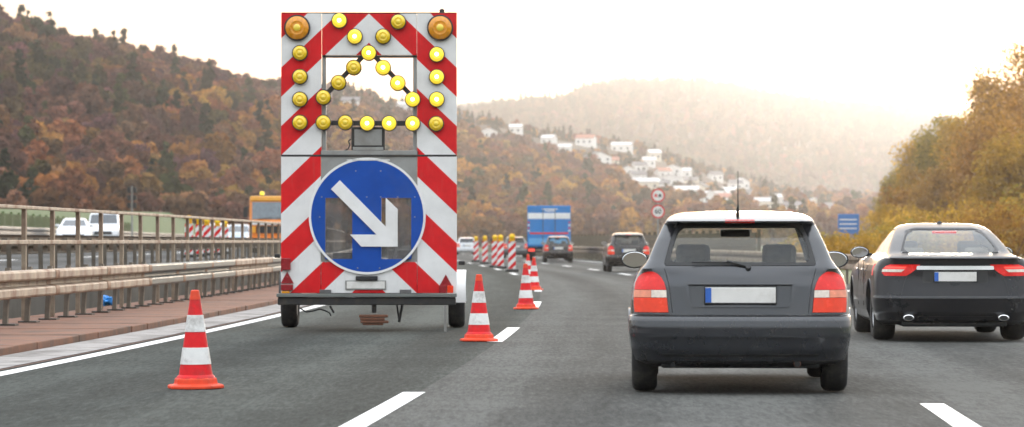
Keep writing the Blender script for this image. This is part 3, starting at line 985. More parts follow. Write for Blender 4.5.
def shrub(label, base, h, rx, key, seed, group):
    rg = random.Random(seed)
    t = thing('shrub', label, 'shrub', base, 0, group)
    obj('foliage', crown_mesh(rg, 3000, rx, h * .5, h * .52, .12, 20, LM[key], 'foliage'), t)
    st = MB()
    for k in range(5):
        a = rg.uniform(0, 6.28)
        st.tube((0, 0, -.1), (math.cos(a) * rx * .5, math.sin(a) * rx * .5, h * .6), .03, .012, 5, False)
    st.build('stem', M['bark'], t)
    return t
SHRUBS = [(836, 237, 104, 1.5, 'gold', 'yellow shrub right beside the hatchback tail, behind the barrier'), (868, 238, 108, 1.6, 'gold', 'yellow shrub between the hatchback and the sedan mirror'),
          (897, 222, 112, 1.6, 'olive', 'olive shrub left of the sedan roof'), (1010, 205, 105, 2.2, 'orange', 'orange shrub right of the sedan roof'),
          (815, 236, 120, 1.6, 'olive', 'olive shrub seen over the right corner of the hatchback roof'), (925, 212, 118, 2.0, 'gold', 'golden shrub above the left of the sedan roof'),
          (960, 208, 116, 2.2, 'brown', 'brown shrub above the middle of the sedan roof'), (1035, 190, 112, 2.4, 'olive', 'olive shrub cut by the right edge above the sedan'),
          (985, 206, 112, 2.1, 'gold', 'golden shrub above the right of the sedan roof'), (899, 205, 150, 1.7, 'gold', 'tall yellow shrub under the left end of the wood')]
for i, (x, y, Y, rx, key, lab) in enumerate(SHRUBS):
    Y *= 1.7; rx *= 1.75
    top = px(x, y, Y)
    shrub(lab, (top.x, Y, -.45), top.z + .45, rx, key, 80 + i, 'shrubs behind the right barrier')
# ================================================================== arrow board trailer
from mathutils.geometry import tessellate_polygon
TC = Vector((-1.79, 40.0, 0))
TL = 'mobile lane closure trailer with red and white striped arrow board and blue arrow sign'
tr = thing('arrow_board_trailer', TL, 'trailer', TC)
def tx(x): return (x - 369.0) / 80.0
def tz(y): return CAM_H + (HOR - y) / 80.0
def tbox(x0, x1, y0, y1, name, mat, d0=0.0, d1=.04, bev=.004, parent=None):
    """box covering photo pixels x0..x1, y0..y1 on the board plane, from depth d0 to d1"""
    return MB().box((tx(x0) + tx(x1)) / 2, (d0 + d1) / 2, (tz(y0) + tz(y1)) / 2, tx(x1) - tx(x0), d1 - d0, tz(y0) - tz(y1)).build(name, mat, parent or tr, bev=bev)
def plate_with_holes(outer, holes, y0, y1):
    m = MB()
    loops = [outer] + holes
    flat = [Vector((x, z, 0)) for lp in loops for x, z in lp]
    tris = tessellate_polygon([[Vector((x, z, 0)) for x, z in lp] for lp in loops])
    n = len(flat)
    m.v = [(p.x, y0, p.y) for p in flat] + [(p.x, y1, p.y) for p in flat]
    for a, b, c in tris:
        A, B, C_ = flat[a], flat[b], flat[c]
        if (B - A).cross(C_ - A).z < 0: b, c = c, b
        m.f.append((a, b, c)); m.f.append((a + n, c + n, b + n))
    k = 0
    for lp in loops:
        L = len(lp)
        for i in range(L):
            a, b = k + i, k + (i + 1) % L
            m.f.append((a, b, b + n, a + n))
        k += L
    return m
S_ = M['panel_stripe']
tbox(281.2, 321.6, 13, 155, 'stripe_board', S_)
tbox(417.2, 457, 13, 155, 'stripe_board', S_)
tbox(322.0, 416.8, 13.3, 55, 'stripe_board', S_, .003, .04)
tbox(281.2, 320.9, 156.2, 293, 'stripe_board', S_)
tbox(417.6, 457, 156.2, 293, 'stripe_board', S_)
tbox(321.4, 417.2, 262, 293, 'stripe_board', S_, .004, .04)
# frame behind the boards
for x in (281.4, 321.6, 417.4, 456.8):
    MB().box(tx(x) + (.03 if x < 370 else -.03), .075, 2.25, .05, .06, 3.44).build('mast_tube', M['grey_metal'], tr, bev=.006)
tbox(322, 417, 55, 57.5, 'cross_tube', M['steel'], .045, .09)
tbox(320, 419, 150.5, 156, 'cross_tube', M['grey_metal'], .0, .09)
tbox(281.4, 456.8, 154.6, 156.6, 'hinge_strip', M['dark_steel'], -.004, .05)
tbox(281.2, 457, 12.2, 13.2, 'top_trim', M['dark_steel'], -.002, .05)
# grey plate behind the disc, with the two openings
def rect(x0, x1, y0, y1): return [(tx(x0), tz(y1)), (tx(x1), tz(y1)), (tx(x1), tz(y0)), (tx(x0), tz(y0))]
H1, H2 = rect(325.5, 352.6, 198, 259), rect(381.6, 411.5, 198, 259)
plate_with_holes(rect(321.4, 417.2, 156.6, 261.8), [H1, H2], .012, .03).build('back_plate', M['grey_metal'], tr)
dusty, t_, b_ = new_mat('dusty_plastic_pane')
co_ = N(t_, 'ShaderNodeTexCoord').outputs['Object']
t_.links.new(ramp(t_, noise_n(t_, mapping(t_, co_, (14, 14, 1.5)), 1.0, 6, .7), [(.35, (.05, .05, .052)), (.7, (.22, .22, .215))]), b_.inputs['Base Color'])
t_.links.new(ramp(t_, noise_n(t_, mapping(t_, co_, (5, 5, 2)), 1.3, 5, .6), [(.35, (.3,) * 3), (.65, (.65,) * 3)]), b_.inputs['Alpha'])
b_.inputs['Roughness'].default_value = .3
DC, DR = (tx(367.5), tz(216)), .731
def circ(r, n=72): return [(DC[0] + r * math.cos(2 * math.pi * i / n), DC[1] + r * math.sin(2 * math.pi * i / n)) for i in range(n)]
disc = plate_with_holes(circ(DR - .03), [H1, H2], -.022, .0).build('blue_disc', M['blue_sign'], tr)
plate_with_holes(circ(DR), [circ(DR - .029)], -.024, .0).build('white_rim', M['sign_film'], disc)
for hh in (H1, H2):
    x0, x1 = hh[0][0], hh[1][0]; z0, z1 = hh[0][1], hh[2][1]
    MB().box((x0 + x1) / 2, .02, (z0 + z1) / 2, x1 - x0 - .004, .006, z1 - z0 - .004).build('window_pane', None, tr).data.materials.append(dusty)
arrow = [(331.3, 189.2), (376.7, 234.6), (350.4, 234.6), (361.6, 246.7), (398, 246.7), (398, 209.2), (386, 197.7), (386, 226.6), (340.2, 180.3)]
MB().prism([(tx(x), tz(y)) for x, y in arrow], -.05, -.027).build('white_arrow', M['sign_film'], disc, bev=.003)
tbox(347, 390, 159.4, 160.6, 'sign_seam', M['band_white'], -.0255, -.02, 0, disc)
rivm = MB().lathe([(.009, 0), (.007, .006)], 8, Matrix.Rotation(math.pi / 2, 4, 'X')).mesh('rivet', M['grey_metal'])
for (x, y) in [(356, 171), (381, 171), (367, 197), (381, 197), (398, 197), (415, 197), (322, 197), (320, 217), (415, 217), (326, 262), (358, 268), (380, 268), (405, 262)]:
    obj('rivet', rivm, disc, (tx(x), -.022, tz(y)))
# lamps
RX = Matrix.Rotation(math.pi / 2, 4, 'X')
def lamp_meshes(r):
    hs = MB().lathe([(r * 1.06, -.06), (r * 1.06, .02), (r * .95, .024), (r * .95, .01)], 28, RX, True).mesh('lamp', M['dark_steel'], 1)
    ln = lambda mt: MB().lathe([(r * .95, .012), (r * .93, .03), (r * .8, .045), (r * .55, .058), (r * .42, .054), (r * .30, .058), (.002, .06)], 28, RX, True).mesh('lens', mt, 1, 25)
    co = lambda mt: MB().lathe([(r * .30, .056), (r * .26, .064), (r * .12, .070), (.002, .071)], 16, RX, False).mesh('lens_centre', mt, 1)
    return hs, ln, co
hs, ln, co = lamp_meshes(.094)
LIT = [(355, 36.6), (339.6, 20.7), (369, 53), (383.4, 67.7), (398, 83.2), (412.9, 99.5), (437, 54.5), (437, 77), (437, 99.5), (367.5, 123.4), (389.4, 123.4), (412.9, 123.4)]
DIM = [(398.5, 21.9), (383.4, 36.6), (354, 67.7), (338.8, 82.8), (323.7, 97.5), (300.2, 53), (300.2, 76.8), (300.2, 99.5), (300.2, 122.6), (436.4, 123.8), (323.7, 122.6), (345.6, 122.6)]
lnL, lnD, coL, coD = ln(M['amber_lit']), ln(M['amber']), co(M['lamp_core']), co(M['core_off'])
for lst, lm, cm in ((LIT, lnL, coL), (DIM, lnD, coD)):
    for (x, y) in lst:
        o = obj('arrow_lamp', hs, tr, (tx(x), -.03, tz(y)))
        obj('lens', lm, o); obj('lens_centre', cm, o)
hs, ln, co = lamp_meshes(.155)
lnB, coB = ln(M['amber_dark']), co(M['core_off'])
for x in (297.4, 440.3):
    o = obj('flasher_lamp', hs, tr, (tx(x), -.03, tz(27.9)))
    obj('lens', lnB, o); obj('lens_centre', coB, o)
# bars the arrow lamps are fixed to
def bar(a, b, w=.06, y=.03):
    m = MB(); A, B = Vector((tx(a[0]), y, tz(a[1]))), Vector((tx(b[0]), y, tz(b[1])))
    d = (B - A); ang = math.atan2(d.z, d.x)
    m.box(0, 0, 0, d.length, .03, w, Matrix.Translation((A + B) / 2) @ Matrix.Rotation(-ang, 4, 'Y'))
    return m.build('lamp_bar', M['dark_steel'], tr)
bar((369, 50), (321, 99.5)); bar((369, 50), (417, 101.5), y=.031); bar((319, 122.8), (419, 123.4))
# small framed cabinet hanging in the opening, with its cable
tbox(351.5, 385, 127, 150, 'control_box', M['dark_steel'], .01, .10)
tbox(354.5, 382, 129.5, 145.5, 'control_box_face', M['grey_metal'], .002, .012)
tbox(353, 383.5, 147, 150.4, 'box_shelf', M['grey_metal'], -.002, .11)
cb = MB()
cp = [(351, 139), (348.5, 141), (350, 145), (348, 149), (344, 151)]
for a, b in zip(cp, cp[1:]): cb.tube((tx(a[0]), .02, tz(a[1])), (tx(b[0]), .02, tz(b[1])), .008, n=6)
cb.build('cable', M['black'], tr)
MB().lathe([(.03, 0), (.035, .03), (.015, .05)], 10, Matrix.Translation((tx(442), .05, 4.0))).build('sensor_cap', M['black'], tr)
# lower rear: bumper, lights, plate
tbox(277, 457, 293.5, 297, 'bumper_top', M['galv'], -.06, .06, .006)
tbox(278, 456, 297.2, 305, 'bumper_beam', M['dark_steel'], -.02, .06, .012)
tbox(281.5, 291, 258, 270, 'side_lamp', M['reflector_red'], -.06, -.001, .008)
def tri(cx, cy, hw, hh, name, mat):
    MB().prism([(tx(cx - hw), tz(cy + hh)), (tx(cx + hw), tz(cy + hh)), (tx(cx), tz(cy - hh))], -.016, -.001).build(name, mat, tr, bev=.002)
tri(287.5, 277.5, 6.6, 6, 'triangle_reflector', M['reflector_red']); tri(446, 280, 6.2, 5.6, 'triangle_reflector', M['reflector_red'])
tbox(281.4, 293.5, 284.5, 290.5, 'rear_light', M['reflector_red'], -.04, -.001, .006)
tbox(282, 290, 291, 293.2, 'indicator', M['amber_dark'], -.038, -.001)
tbox(439.5, 447, 285.5, 293, 'rear_light', M['reflector_red'], -.04, -.001, .006)
tbox(447.4, 453.5, 285.5, 293, 'indicator', M['tail_orange'], -.04, -.001, .006)
pl = tbox(347, 385, 281.5, 288.6, 'number_plate', M['plate_white'], -.02, -.004, .003)
tbox(345.6, 386.4, 280.4, 289.8, 'plate_frame', M['grey_metal'], -.012, -.001, .003, pl)
tbox(356, 378, 276, 280.3, 'plate_light', M['black'], -.05, -.001, .008)
tbox(320, 331.5, 289.6, 293.2, 'lock_box', M['steel'], -.03, -.001); tbox(400, 411.5, 289.6, 293.2, 'lock_box', M['steel'], -.03, -.001)
# chassis, axle, wheels
for s in (-.62, .62):
    MB().box(s, 2.0, .52, .09, 3.7, .14).build('chassis_beam', M['dark_steel'], tr, bev=.006)
for yy in (.35, 1.4, 2.4, 3.6):
    MB().box(0, yy, .52, 1.15, .07, .10).build('cross_member', M['dark_steel'], tr)
MB().tube((-.93, 2.3, .34), (.93, 2.3, .34), .045, n=10).build('axle', M['dark_steel'], tr)
db = MB()
for s in (-.6, .6): db.tube((s, 3.8, .52), (0, 5.4, .5), .05, n=8)
db.build('drawbar', M['dark_steel'], tr)
MB().box(0, 1.1, .66, 1.6, 1.5, .14).build('load_deck', M['grey_metal'], tr, bev=.01)
MB().box(-.25, 1.2, .86, .5, .6, .26).build('battery_box', M['dark_steel'], tr, bev=.015)
MB().box(.42, 1.35, .88, .45, .5, .3).build('generator_box', M['grey_metal'], tr, bev=.02)
for s in (-.9, .9):
    MB().tube((s, .12, 2.1), (s * .7, 2.2, .62), .03, n=8).build('brace', M['grey_metal'], tr)
def wheel(parent, x, y, r, w, face, rim_r=.62, name='wheel'):
    mt = Matrix.Translation((x, y, r)) @ Matrix.Rotation(math.pi / 2 * face, 4, 'Y')
    t = MB().lathe([(r * .60, -w * .46), (r * .88, -w * .5), (r * .97, -w * .40), (r, -w * .2), (r, w * .2), (r * .97, w * .40), (r * .88, w * .5), (r * .60, w * .46)], 36, mt, False).build('wheel', M['rubber'], parent, 1, sharp=50)
    rm = MB().lathe([(r * .61, -w * .42), (r * .61, w * .38), (r * .56, w * .42), (r * .50, w * .28), (r * .2, w * .34), (r * .18, w * .40), (.001, w * .40)], 30, mt, True)
    rm.build('rim', M['rim'], t, 1, sharp=30)
    g = MB()
    for k in (-.22, -.0, .22):
        pass
    return t
wheel(tr, -1.14, 2.3, .335, .215, -1); wheel(tr, 1.06, 2.3, .335, .215, 1)
for s, cx in ((-1, -1.14), (1, 1.06)):
    m = MB(); n = 12; R0, R1 = .41, .425; w = .25
    for i in range(n + 1):
        a = math.pi * i / n
        for R in (R0, R1):
            for xx in (-w / 2, w / 2):
                m.v.append((cx + xx, 2.3 + R * math.cos(a), .335 + R * math.sin(a)))
    for i in range(n):
        a = i * 4; b = a + 4
        m.f += [(a, a + 1, b + 1, b), (a + 2, b + 2, b + 3, a + 3), (a, b, b + 2, a + 2), (a + 1, a + 3, b + 3, b + 1)]
    m.f += [(0, 2, 3, 1), (n * 4, n * 4 + 1, n * 4 + 3, n * 4 + 2)]
    m.build('mudguard', M['white_paint'] if s > 0 else M['black'], tr, 1)
MB().tube((tx(374), .1, .42), (tx(374), .1, .24), .03, n=8).build('hitch_post', M['dark_steel'], tr)
hb = MB().box(tx(373.5), .08, .20, .36, .12, .035).box(tx(372.5), .08, .163, .31, .11, .032).box(tx(374.5), .08, .128, .35, .12, .033).box(tx(373.0), .08, .098, .26, .10, .022)
hb.build('hitch_block', M['rust'], tr, bev=.01)
MB().tube((tx(403), .25, .42), (tx(398.5), .25, .12), .018, n=6).tube((tx(396), .25, .36), (tx(399), .25, .12), .012, n=6).build('support_leg', M['dark_steel'], tr)
MB().box(tx(445.5), .0, .17, .035, .03, .33).build('support_leg', M['grey_metal'], tr, bev=.004)
cb = MB()
cp = [(300, 308), (306, 312), (313, 311), (320, 309), (326, 311), (330, 313), (331, 316)]
for a, b in zip(cp, cp[1:]): cb.tube((tx(a[0]), .02, tz(a[1])), (tx(b[0]), .02, tz(b[1])), .01, n=6)
cb.build('cable', M['black'], tr)
MB().tube((tx(330), .05, tz(306)), (tx(334), .05, tz(313)), .014, n=6).build('stay', M['dark_steel'], tr)
MB().box(1.16, .12, tz(263), .08, .05, .05).build('marker_light', M['black'], tr, bev=.008)
MB().box(-1.15, .12, tz(256), .07, .05, .05).build('marker_light', M['black'], tr, bev=.008)

# ================================================================== cones
def cone_proto():
    t = thing('traffic_cone', '', 'traffic cone', group='traffic cones on the lane line')
    n = 8
    pts_ = []
    m = MB()
    prof = [(.222, 0), (.222, .022), (.205, .030), (.172, .034), (.166, .074), (.155, .082)]
    m.lathe(prof, 8, Matrix.Rotation(math.pi / 8, 4, 'Z')).build('base', M['orange_red'], t, bev=.006)
    H0, H1, r0, r1 = .085, .755, .132, .030
    rr = lambda z: r0 + (r1 - r0) * (z - H0) / (H1 - H0)
    MB().lathe([(.150, .08), (.142, .095), (rr(.10), .105), (rr(.71), .71), (rr(.735), .735), (r1 * .95, .755)], 32).build('cone_body', M['red'], t, 1)
    MB().lathe([(rr(.685) + .003, .685), (rr(.752) + .002, .752), (rr(.76) - .004, .7575)], 32).build('tip', M['orange_red'], t, 1)
    for a, b in ((.185, .315), (.435, .565)):
        MB().lathe([(rr(a) + .0005, a), (rr(a) + .0035, a + .002), (rr(b) + .0035, b - .002), (rr(b) + .0005, b)], 32, caps=False).build('reflective_band', M['band_white'], t, 1)
    return t
CONES = [(196, 388, 'nearest red and white cone, alone in front of the crash barrier', .3), (479, 341, 'red and white cone just right of the trailer wheel', 1.0),
         (526, 309, 'red and white cone midway down the lane line, third from the camera', .1), (534, 290, 'red and white cone partly behind the third cone, fourth from the camera', .6),
         (528, 280.5, 'farthest cone, small and partly hidden near the striped marker boards', .9)]
proto = cone_proto()
for i, (x, y, lab, rz) in enumerate(CONES):
    o = proto if i == 0 else copy_tree(proto)
    Y = FPX * (CAM_H - .004) / (y - HOR)
    o.location = ((x - 512) * Y / FPX, Y, .004); o.rotation_euler = (random.uniform(-.008, .008), random.uniform(-.012, .012), rz)
    o['label'] = lab

# ================================================================== striped marker boards with yellow lamps
def beacon_proto():
    t = thing('marker_board', '', 'marker board', group='striped marker boards with lamps')
    MB().box(0, 0, .05, .42, .80, .09).build('foot', M['black'], t, bev=.02)
    MB().box(0, 0, .62, .27, .03, 1.02).build('board', M['beacon_stripe'], t, bev=.006)
    MB().box(0, .03, .4, .05, .03, .7).build('post', M['dark_steel'], t)
    l = MB().lathe([(.10, -.03), (.115, -.02), (.115, .02), (.08, .045), (.01, .05)], 20, Matrix.Translation((0, -.02, 1.30)) @ RX).build('lamp', M['lamp_yellow'], t, 1)
    MB().lathe([(.085, .04), (.06, .065), (.005, .075)], 16, Matrix.Translation((0, -.02, 1.30)) @ RX).build('lens', M['amber'], l, 1)
    MB().box(0, .0, 1.18, .2, .09, .1).build('battery_case', M['lamp_yellow'], t, bev=.01)
    return t
bp = beacon_proto()
BOARDS = [(512, 118, 0, 'nearest striped marker board, rightmost of the group right of the trailer'), (500.5, 132, 0, 'striped marker board second from the right, right of the trailer'),
          (495, 137, 0, 'middle striped marker board, half behind its right neighbour'), (485, 159, 0, 'striped marker board second from the left, right of the trailer'),
          (476, 174, 0, 'farthest striped marker board, leftmost of the group right of the trailer'),
          (189, 107, 1, 'leftmost striped marker board seen through the railing'), (199.5, 112, 1, 'second striped marker board from the left seen through the railing'),
          (207, 121, 1, 'third striped marker board from the left seen through the railing'), (217.5, 124, 1, 'fourth striped marker board from the left seen through the railing'),
          (225, 134, 1, 'striped marker board nearest the orange truck, seen through the railing')]
for i, (x, Y, opp, lab) in enumerate(BOARDS):
    o = bp if i == 0 else copy_tree(bp)
    X = (x - 512) * Y / FPX
    o.location = (X, Y, opp_z(X - LX(Y)) + .004 if opp else .004)
    o.rotation_euler = (0, 0, random.uniform(-.15, .15)); o['label'] = lab
    o['group'] = 'striped marker boards on the opposite carriageway' if opp else 'striped marker boards closing our lane'

# ================================================================== cars
class Shell:
    """car body from stacked plan outlines; level = (z, half width, rear y, front y, corner radius, rear bow)"""
    NR, NC, NS, NF = 14, 6, 44, 8
    def __init__(self, levels, arches, arch_r, fr=.35):
        self.L = levels; self.arches = arches; self.ar = arch_r; self.fr = fr
        self.n = self.NR + self.NC + self.NS + self.NC + self.NF + 1
    def level(self, z):
        L = self.L
        if z <= L[0][0]: return L[0]
        for a, b in zip(L, L[1:]):
            if z <= b[0]:
                t = (z - a[0]) / (b[0] - a[0]); return tuple(p + (q - p) * t for p, q in zip(a, b))
        return L[-1]
    def half(self, z, lev=None):
        z, w, yr, yf, r, bow = lev or self.level(z)
        r = min(r, w * .9, (yf - yr) * .45); rf = min(self.fr, w * .8, (yf - yr) * .45)
        out = []
        for i in range(self.NR):
            x = (w - r) * i / self.NR
            out.append((x, yr + bow * (x / w) ** 2))
        yb = yr + bow * ((w - r) / w) ** 2
        for i in range(self.NC):
            a = math.pi / 2 * i / self.NC
            out.append((w - r + r * math.sin(a), yb + r * (1 - math.cos(a)) * 1.0))
        y0, y1 = yb + r, yf - rf
        bl = .018
        for i in range(self.NS):
            t = i / self.NS
            out.append((w + bl * math.sin(math.pi * t) * (1 if z < .95 else .3), y0 + (y1 - y0) * t))
        for i in range(self.NC):
            a = math.pi / 2 * i / self.NC
            out.append((w - rf + rf * math.cos(a), y1 + rf * .8 * math.sin(a)))
        yF = y1 + rf * .8
        for i in range(self.NF + 1):
            x = (w - rf) * (1 - i / self.NF)
            out.append((x, yF + (yf - yF) * (1 - (x / max(w - rf, 1e-4)) ** 2)))
        return out
    def pt(self, z, t, side=1):
        """t: index along the half outline (float)"""
        h = self.half(z)
        i = max(0, min(len(h) - 2, int(math.floor(t)))); f = t - i
        a, b = h[i], h[i + 1]
        return Vector((side * (a[0] + (b[0] - a[0]) * f), a[1] + (b[1] - a[1]) * f, z))
    def t_of_x(self, z, x, front=False):
        h = self.half(z)
        if not front:
            for i in range(self.NR + self.NC):
                if h[i + 1][0] >= x: return i + (x - h[i][0]) / max(1e-6, h[i + 1][0] - h[i][0])
            return self.NR + self.NC
        for i in range(len(h) - 2, self.NR + self.NC + self.NS - 1, -1):
            if h[i][0] >= x: return i + 1 - (x - h[i + 1][0]) / max(1e-6, h[i][0] - h[i + 1][0])
        return self.NR + self.NC + self.NS
    def normal(self, z, t, side=1):
        e = .012
        du = self.pt(z, t + .25, side) - self.pt(z, max(0, t - .25), side)
        dv = self.pt(z + e, t, side) - self.pt(z - e, t, side)
        n = du.cross(dv) * side
        return n.normalized() if n.length > 1e-9 else Vector((0, -1, 0))

def car_body(sh, zs, zbelt, ztop, rear_x, side_cols, front_x, paint, glass, root, split_z=None, lower_mat=None):
    """body shell with real window openings; glass panes are separate parts"""
    rows = []
    for z in zs:
        h = sh.half(z)
        ring = []
        for (x, y) in h: ring.append([x, y, z])
        for (x, y) in reversed(h[1:-1]): ring.append([-x, y, z])
        for p in ring:
            if z < .72:
                for ay in sh.arches:
                    d = abs(p[1] - ay)
                    if d < sh.ar and abs(p[0]) > sh.level(z)[1] - .1:
                        p[2] = max(p[2], sh.wr + math.sqrt(sh.ar ** 2 - d * d))
        rows.append(ring)
    nr = len(rows[0]); nh = sh.n
    parts = {'body': ([], {}), 'rear': ([], {}), 'front': ([], {}), 'sideR': ([], {}), 'sideL': ([], {}), 'bump': ([], {})}
    a0, a1, a2, a3 = sh.NR, sh.NR + sh.NC, sh.NR + sh.NC + sh.NS, sh.NR + 2 * sh.NC + sh.NS
    def where(j, i):
        zc = (zs[j] + zs[j + 1]) / 2
        half = i < nh - 1
        k = i if half else nr - 1 - i      # column index on the half outline
        if zbelt < zc < ztop:
            if k < a0 and k < rear_x: return 'rear'
            if k >= a3 - 4 + front_x: return 'front'
            if a1 <= k < a2:
                c = k - a1
                if any(p <= c < q for p, q in side_cols): return 'sideR' if half else 'sideL'
        if split_z and zc < split_z: return 'bump'
        return 'body'
    for j in range(len(zs) - 1):
        for i in range(nr):
            parts[where(j, i)][0].append((j, i))
    made = {}
    for key, (cells, vm) in parts.items():
        if not cells: continue
        m = MB()
        def vid(j, i):
            i %= nr
            if (j, i) not in vm: vm[(j, i)] = len(m.v); m.v.append(tuple(rows[j][i]))
            return vm[(j, i)]
        for j, i in cells: m.f.append((vid(j, i), vid(j, i + 1), vid(j + 1, i + 1), vid(j + 1, i)))
        if key == 'body':
            j = len(zs) - 1
            m.f.append(tuple(vid(j, i) for i in range(nr)))
        name, mat = {'body': ('body', paint), 'bump': ('lower_body', lower_mat or paint), 'rear': ('rear_window', glass), 'front': ('windscreen', glass)}.get(key, ('side_window', glass))
        o = m.build(name, mat, root, 1, sharp=28 if key in ('body', 'bump') else 60)
        if key in ('body', 'bump'):
            so = o.modifiers.new('thick', 'SOLIDIFY'); so.thickness = .006; so.offset = -1
        made[key] = o
    return made

def patch(sh, rows, name, mat, parent, off=.008, n=8, side=1, front=False, wrap=None, skirt=.02):
    """raised panel following the body: rows of (z, x_inner, x_outer); wrap: extra columns round the corner for the outer edge"""
    m = MB()
    R_ = len(rows)
    def sgn_pt(z, x, w_extra=0.0):
        s = side if x >= 0 else -side
        t = sh.t_of_x(z, abs(x), front)
        t += -w_extra if front else w_extra
        nn = sh.normal(z, t, s)
        return sh.pt(z, t, s), nn
    for d in (off, -skirt):
        for (z, xa, xb) in rows:
            for i in range(n + 1):
                x = xa + (xb - xa) * i / n
                wx = 0.0
                if wrap and i == n: wx = wrap
                p, nn = sgn_pt(z, x, wx)
                m.v.append(tuple(p + nn * d))
    K = R_ * (n + 1)
    def q(a, b, c, d): m.f.append((a, b, c, d) if (side > 0) != front else (d, c, b, a))
    for j in range(R_ - 1):
        for i in range(n):
            a = j * (n + 1) + i
            q(a, a + 1, a + n + 2, a + n + 1)
    for i in range(n):
        q(K + i, K + i + 1, i + 1, i)
        a = (R_ - 1) * (n + 1) + i
        q(a, a + 1, K + a + 1, K + a)
    for j in range(R_ - 1):
        a = j * (n + 1); b = a + n + 1
        q(K + a, a, b, K + b)
        a += n; b += n
        q(a, K + a, K + b, b)
    return m.build(name, mat, parent, 1, sharp=50)

def seat(root, x, y, w=.46, zt=.98, hr=True):
    m = MB().box(x, y, .62, w, .12, .62).box(x, y + .25, .34, w, .5, .12)
    o = m.build('seat', M['seat'], root, bev=.04)
    if hr: MB().box(x, y - .02, zt + .06, .27, .09, .20).build('headrest', M['seat'], o, bev=.04)
    return o

def mirror_part(root, side, x, y, z, paint):
    h = MB().lathe([(.02, .09), (.075, .085), (.10, .03), (.10, -.03), (.0, -.035)], 16, Matrix.Translation((side * (x + .11), y, z)) @ Matrix.Rotation(math.pi / 2, 4, 'X') @ Matrix.Rotation(math.pi, 4, 'X') @ Matrix.Diagonal((1.15, .72, 1, 1)), False)
    o = h.build('wing_mirror', paint, root, 1, sharp=60)
    MB().lathe([(.092, .036), (.088, .038)], 20, Matrix.Translation((side * (x + .11), y, z)) @ RX @ Matrix.Diagonal((1.1, .68, 1, 1))).build('mirror_glass', M['mirror'], o)
    MB().box(side * (x + .01), y + .03, z - .03, .10, .05, .04).build('mirror_arm', M['black'], o, bev=.008)
    return o

def finish_car(root, sh, wr, axles, track, tw, uz=.22, length=None, width=None):
    for ay in axles:
        for s in (-1, 1): wheel(root, s * track, ay, wr, tw, s)
    L = sh.L
    yr = min(l[2] for l in L) + .18; yf = max(l[3] for l in L) - .2; w = max(l[1] for l in L)
    MB().box(0, (yr + yf) / 2, uz + .02, (track - tw / 2 - .03) * 2, yf - yr, .10).build('underbody', M['black'], root, bev=.02)
    for ay in axles:
        for s in (-1, 1):
            m = MB(); n = 10; R = sh.ar + .005
            for i in range(n + 1):
                a = math.pi * i / n
                for xx in (s * (track - tw * .55), s * (w - .035)):
                    m.v.append((xx, ay + R * math.cos(a), sh.wr + R * math.sin(a)))
            for i in range(n):
                m.f.append((2 * i, 2 * i + 1, 2 * i + 3, 2 * i + 2))
            m.build('wheel_arch_liner', M['black'], root)

def plate(root, y, z, w=.52, h=.11, x=0.0):
    o = MB().box(x, y, z, w, .012, h).build('number_plate', M['plate_white'], root, bev=.003)
    MB().box(x - w / 2 + .022, y - .0075, z, .044, .004, h - .006).build('country_strip', M['plate_blue'], o)
    MB().box(x, y + .004, z, w + .02, .012, h + .02).build('plate_frame', M['black'], o, bev=.003)
    return o
def rows_of(a, b, n): return [a + (b - a) * i / n for i in range(n + 1)]

# ---------------------------------------------------------------- hatchback
HL = [(0.2, 0.74, 0.16, 3.7, 0.31, 0.09), (0.25, 0.79, 0.06, 3.84, 0.29, 0.1), (0.33, 0.815, 0.015, 3.9, 0.27, 0.11), (0.43, 0.828, 0, 3.92, 0.26, 0.12), (0.5, 0.832, 0, 3.91, 0.26, 0.12), (0.545, 0.83, 0.008, 3.9, 0.26, 0.12),
      (0.575, 0.826, 0.03, 3.88, 0.26, 0.12), (0.59, 0.818, 0.075, 3.86, 0.26, 0.12), (0.7, 0.815, 0.092, 3.74, 0.26, 0.12), (0.8, 0.8, 0.105, 3.52, 0.25, 0.12), (0.88, 0.772, 0.13, 3.2, 0.24, 0.12),
      (0.93, 0.735, 0.155, 2.98, 0.13, 0.08), (0.96, 0.708, 0.17, 2.9, 0.11, 0.08), (1, 0.684, 0.195, 2.8, 0.1, 0.08), (1.08, 0.652, 0.25, 2.58, 0.09, 0.07), (1.16, 0.617, 0.305, 2.36, 0.08, 0.06), (1.24, 0.58, 0.365, 2.14, 0.08, 0.06),
      (1.262, 0.568, 0.38, 2.08, 0.08, 0.05), (1.272, 0.56, 0.29, 2.05, 0.1, 0.05), (1.285, 0.552, 0.265, 2, 0.11, 0.05), (1.305, 0.538, 0.33, 1.92, 0.12, 0.05), (1.325, 0.515, 0.47, 1.86, 0.14, 0.05), (1.343, 0.48, 0.66, 1.78, 0.15, 0.05), (1.358, 0.42, 0.92, 1.65, 0.2, 0.05), (1.366, 0.3, 1.1, 1.45, 0.2, 0.03)]
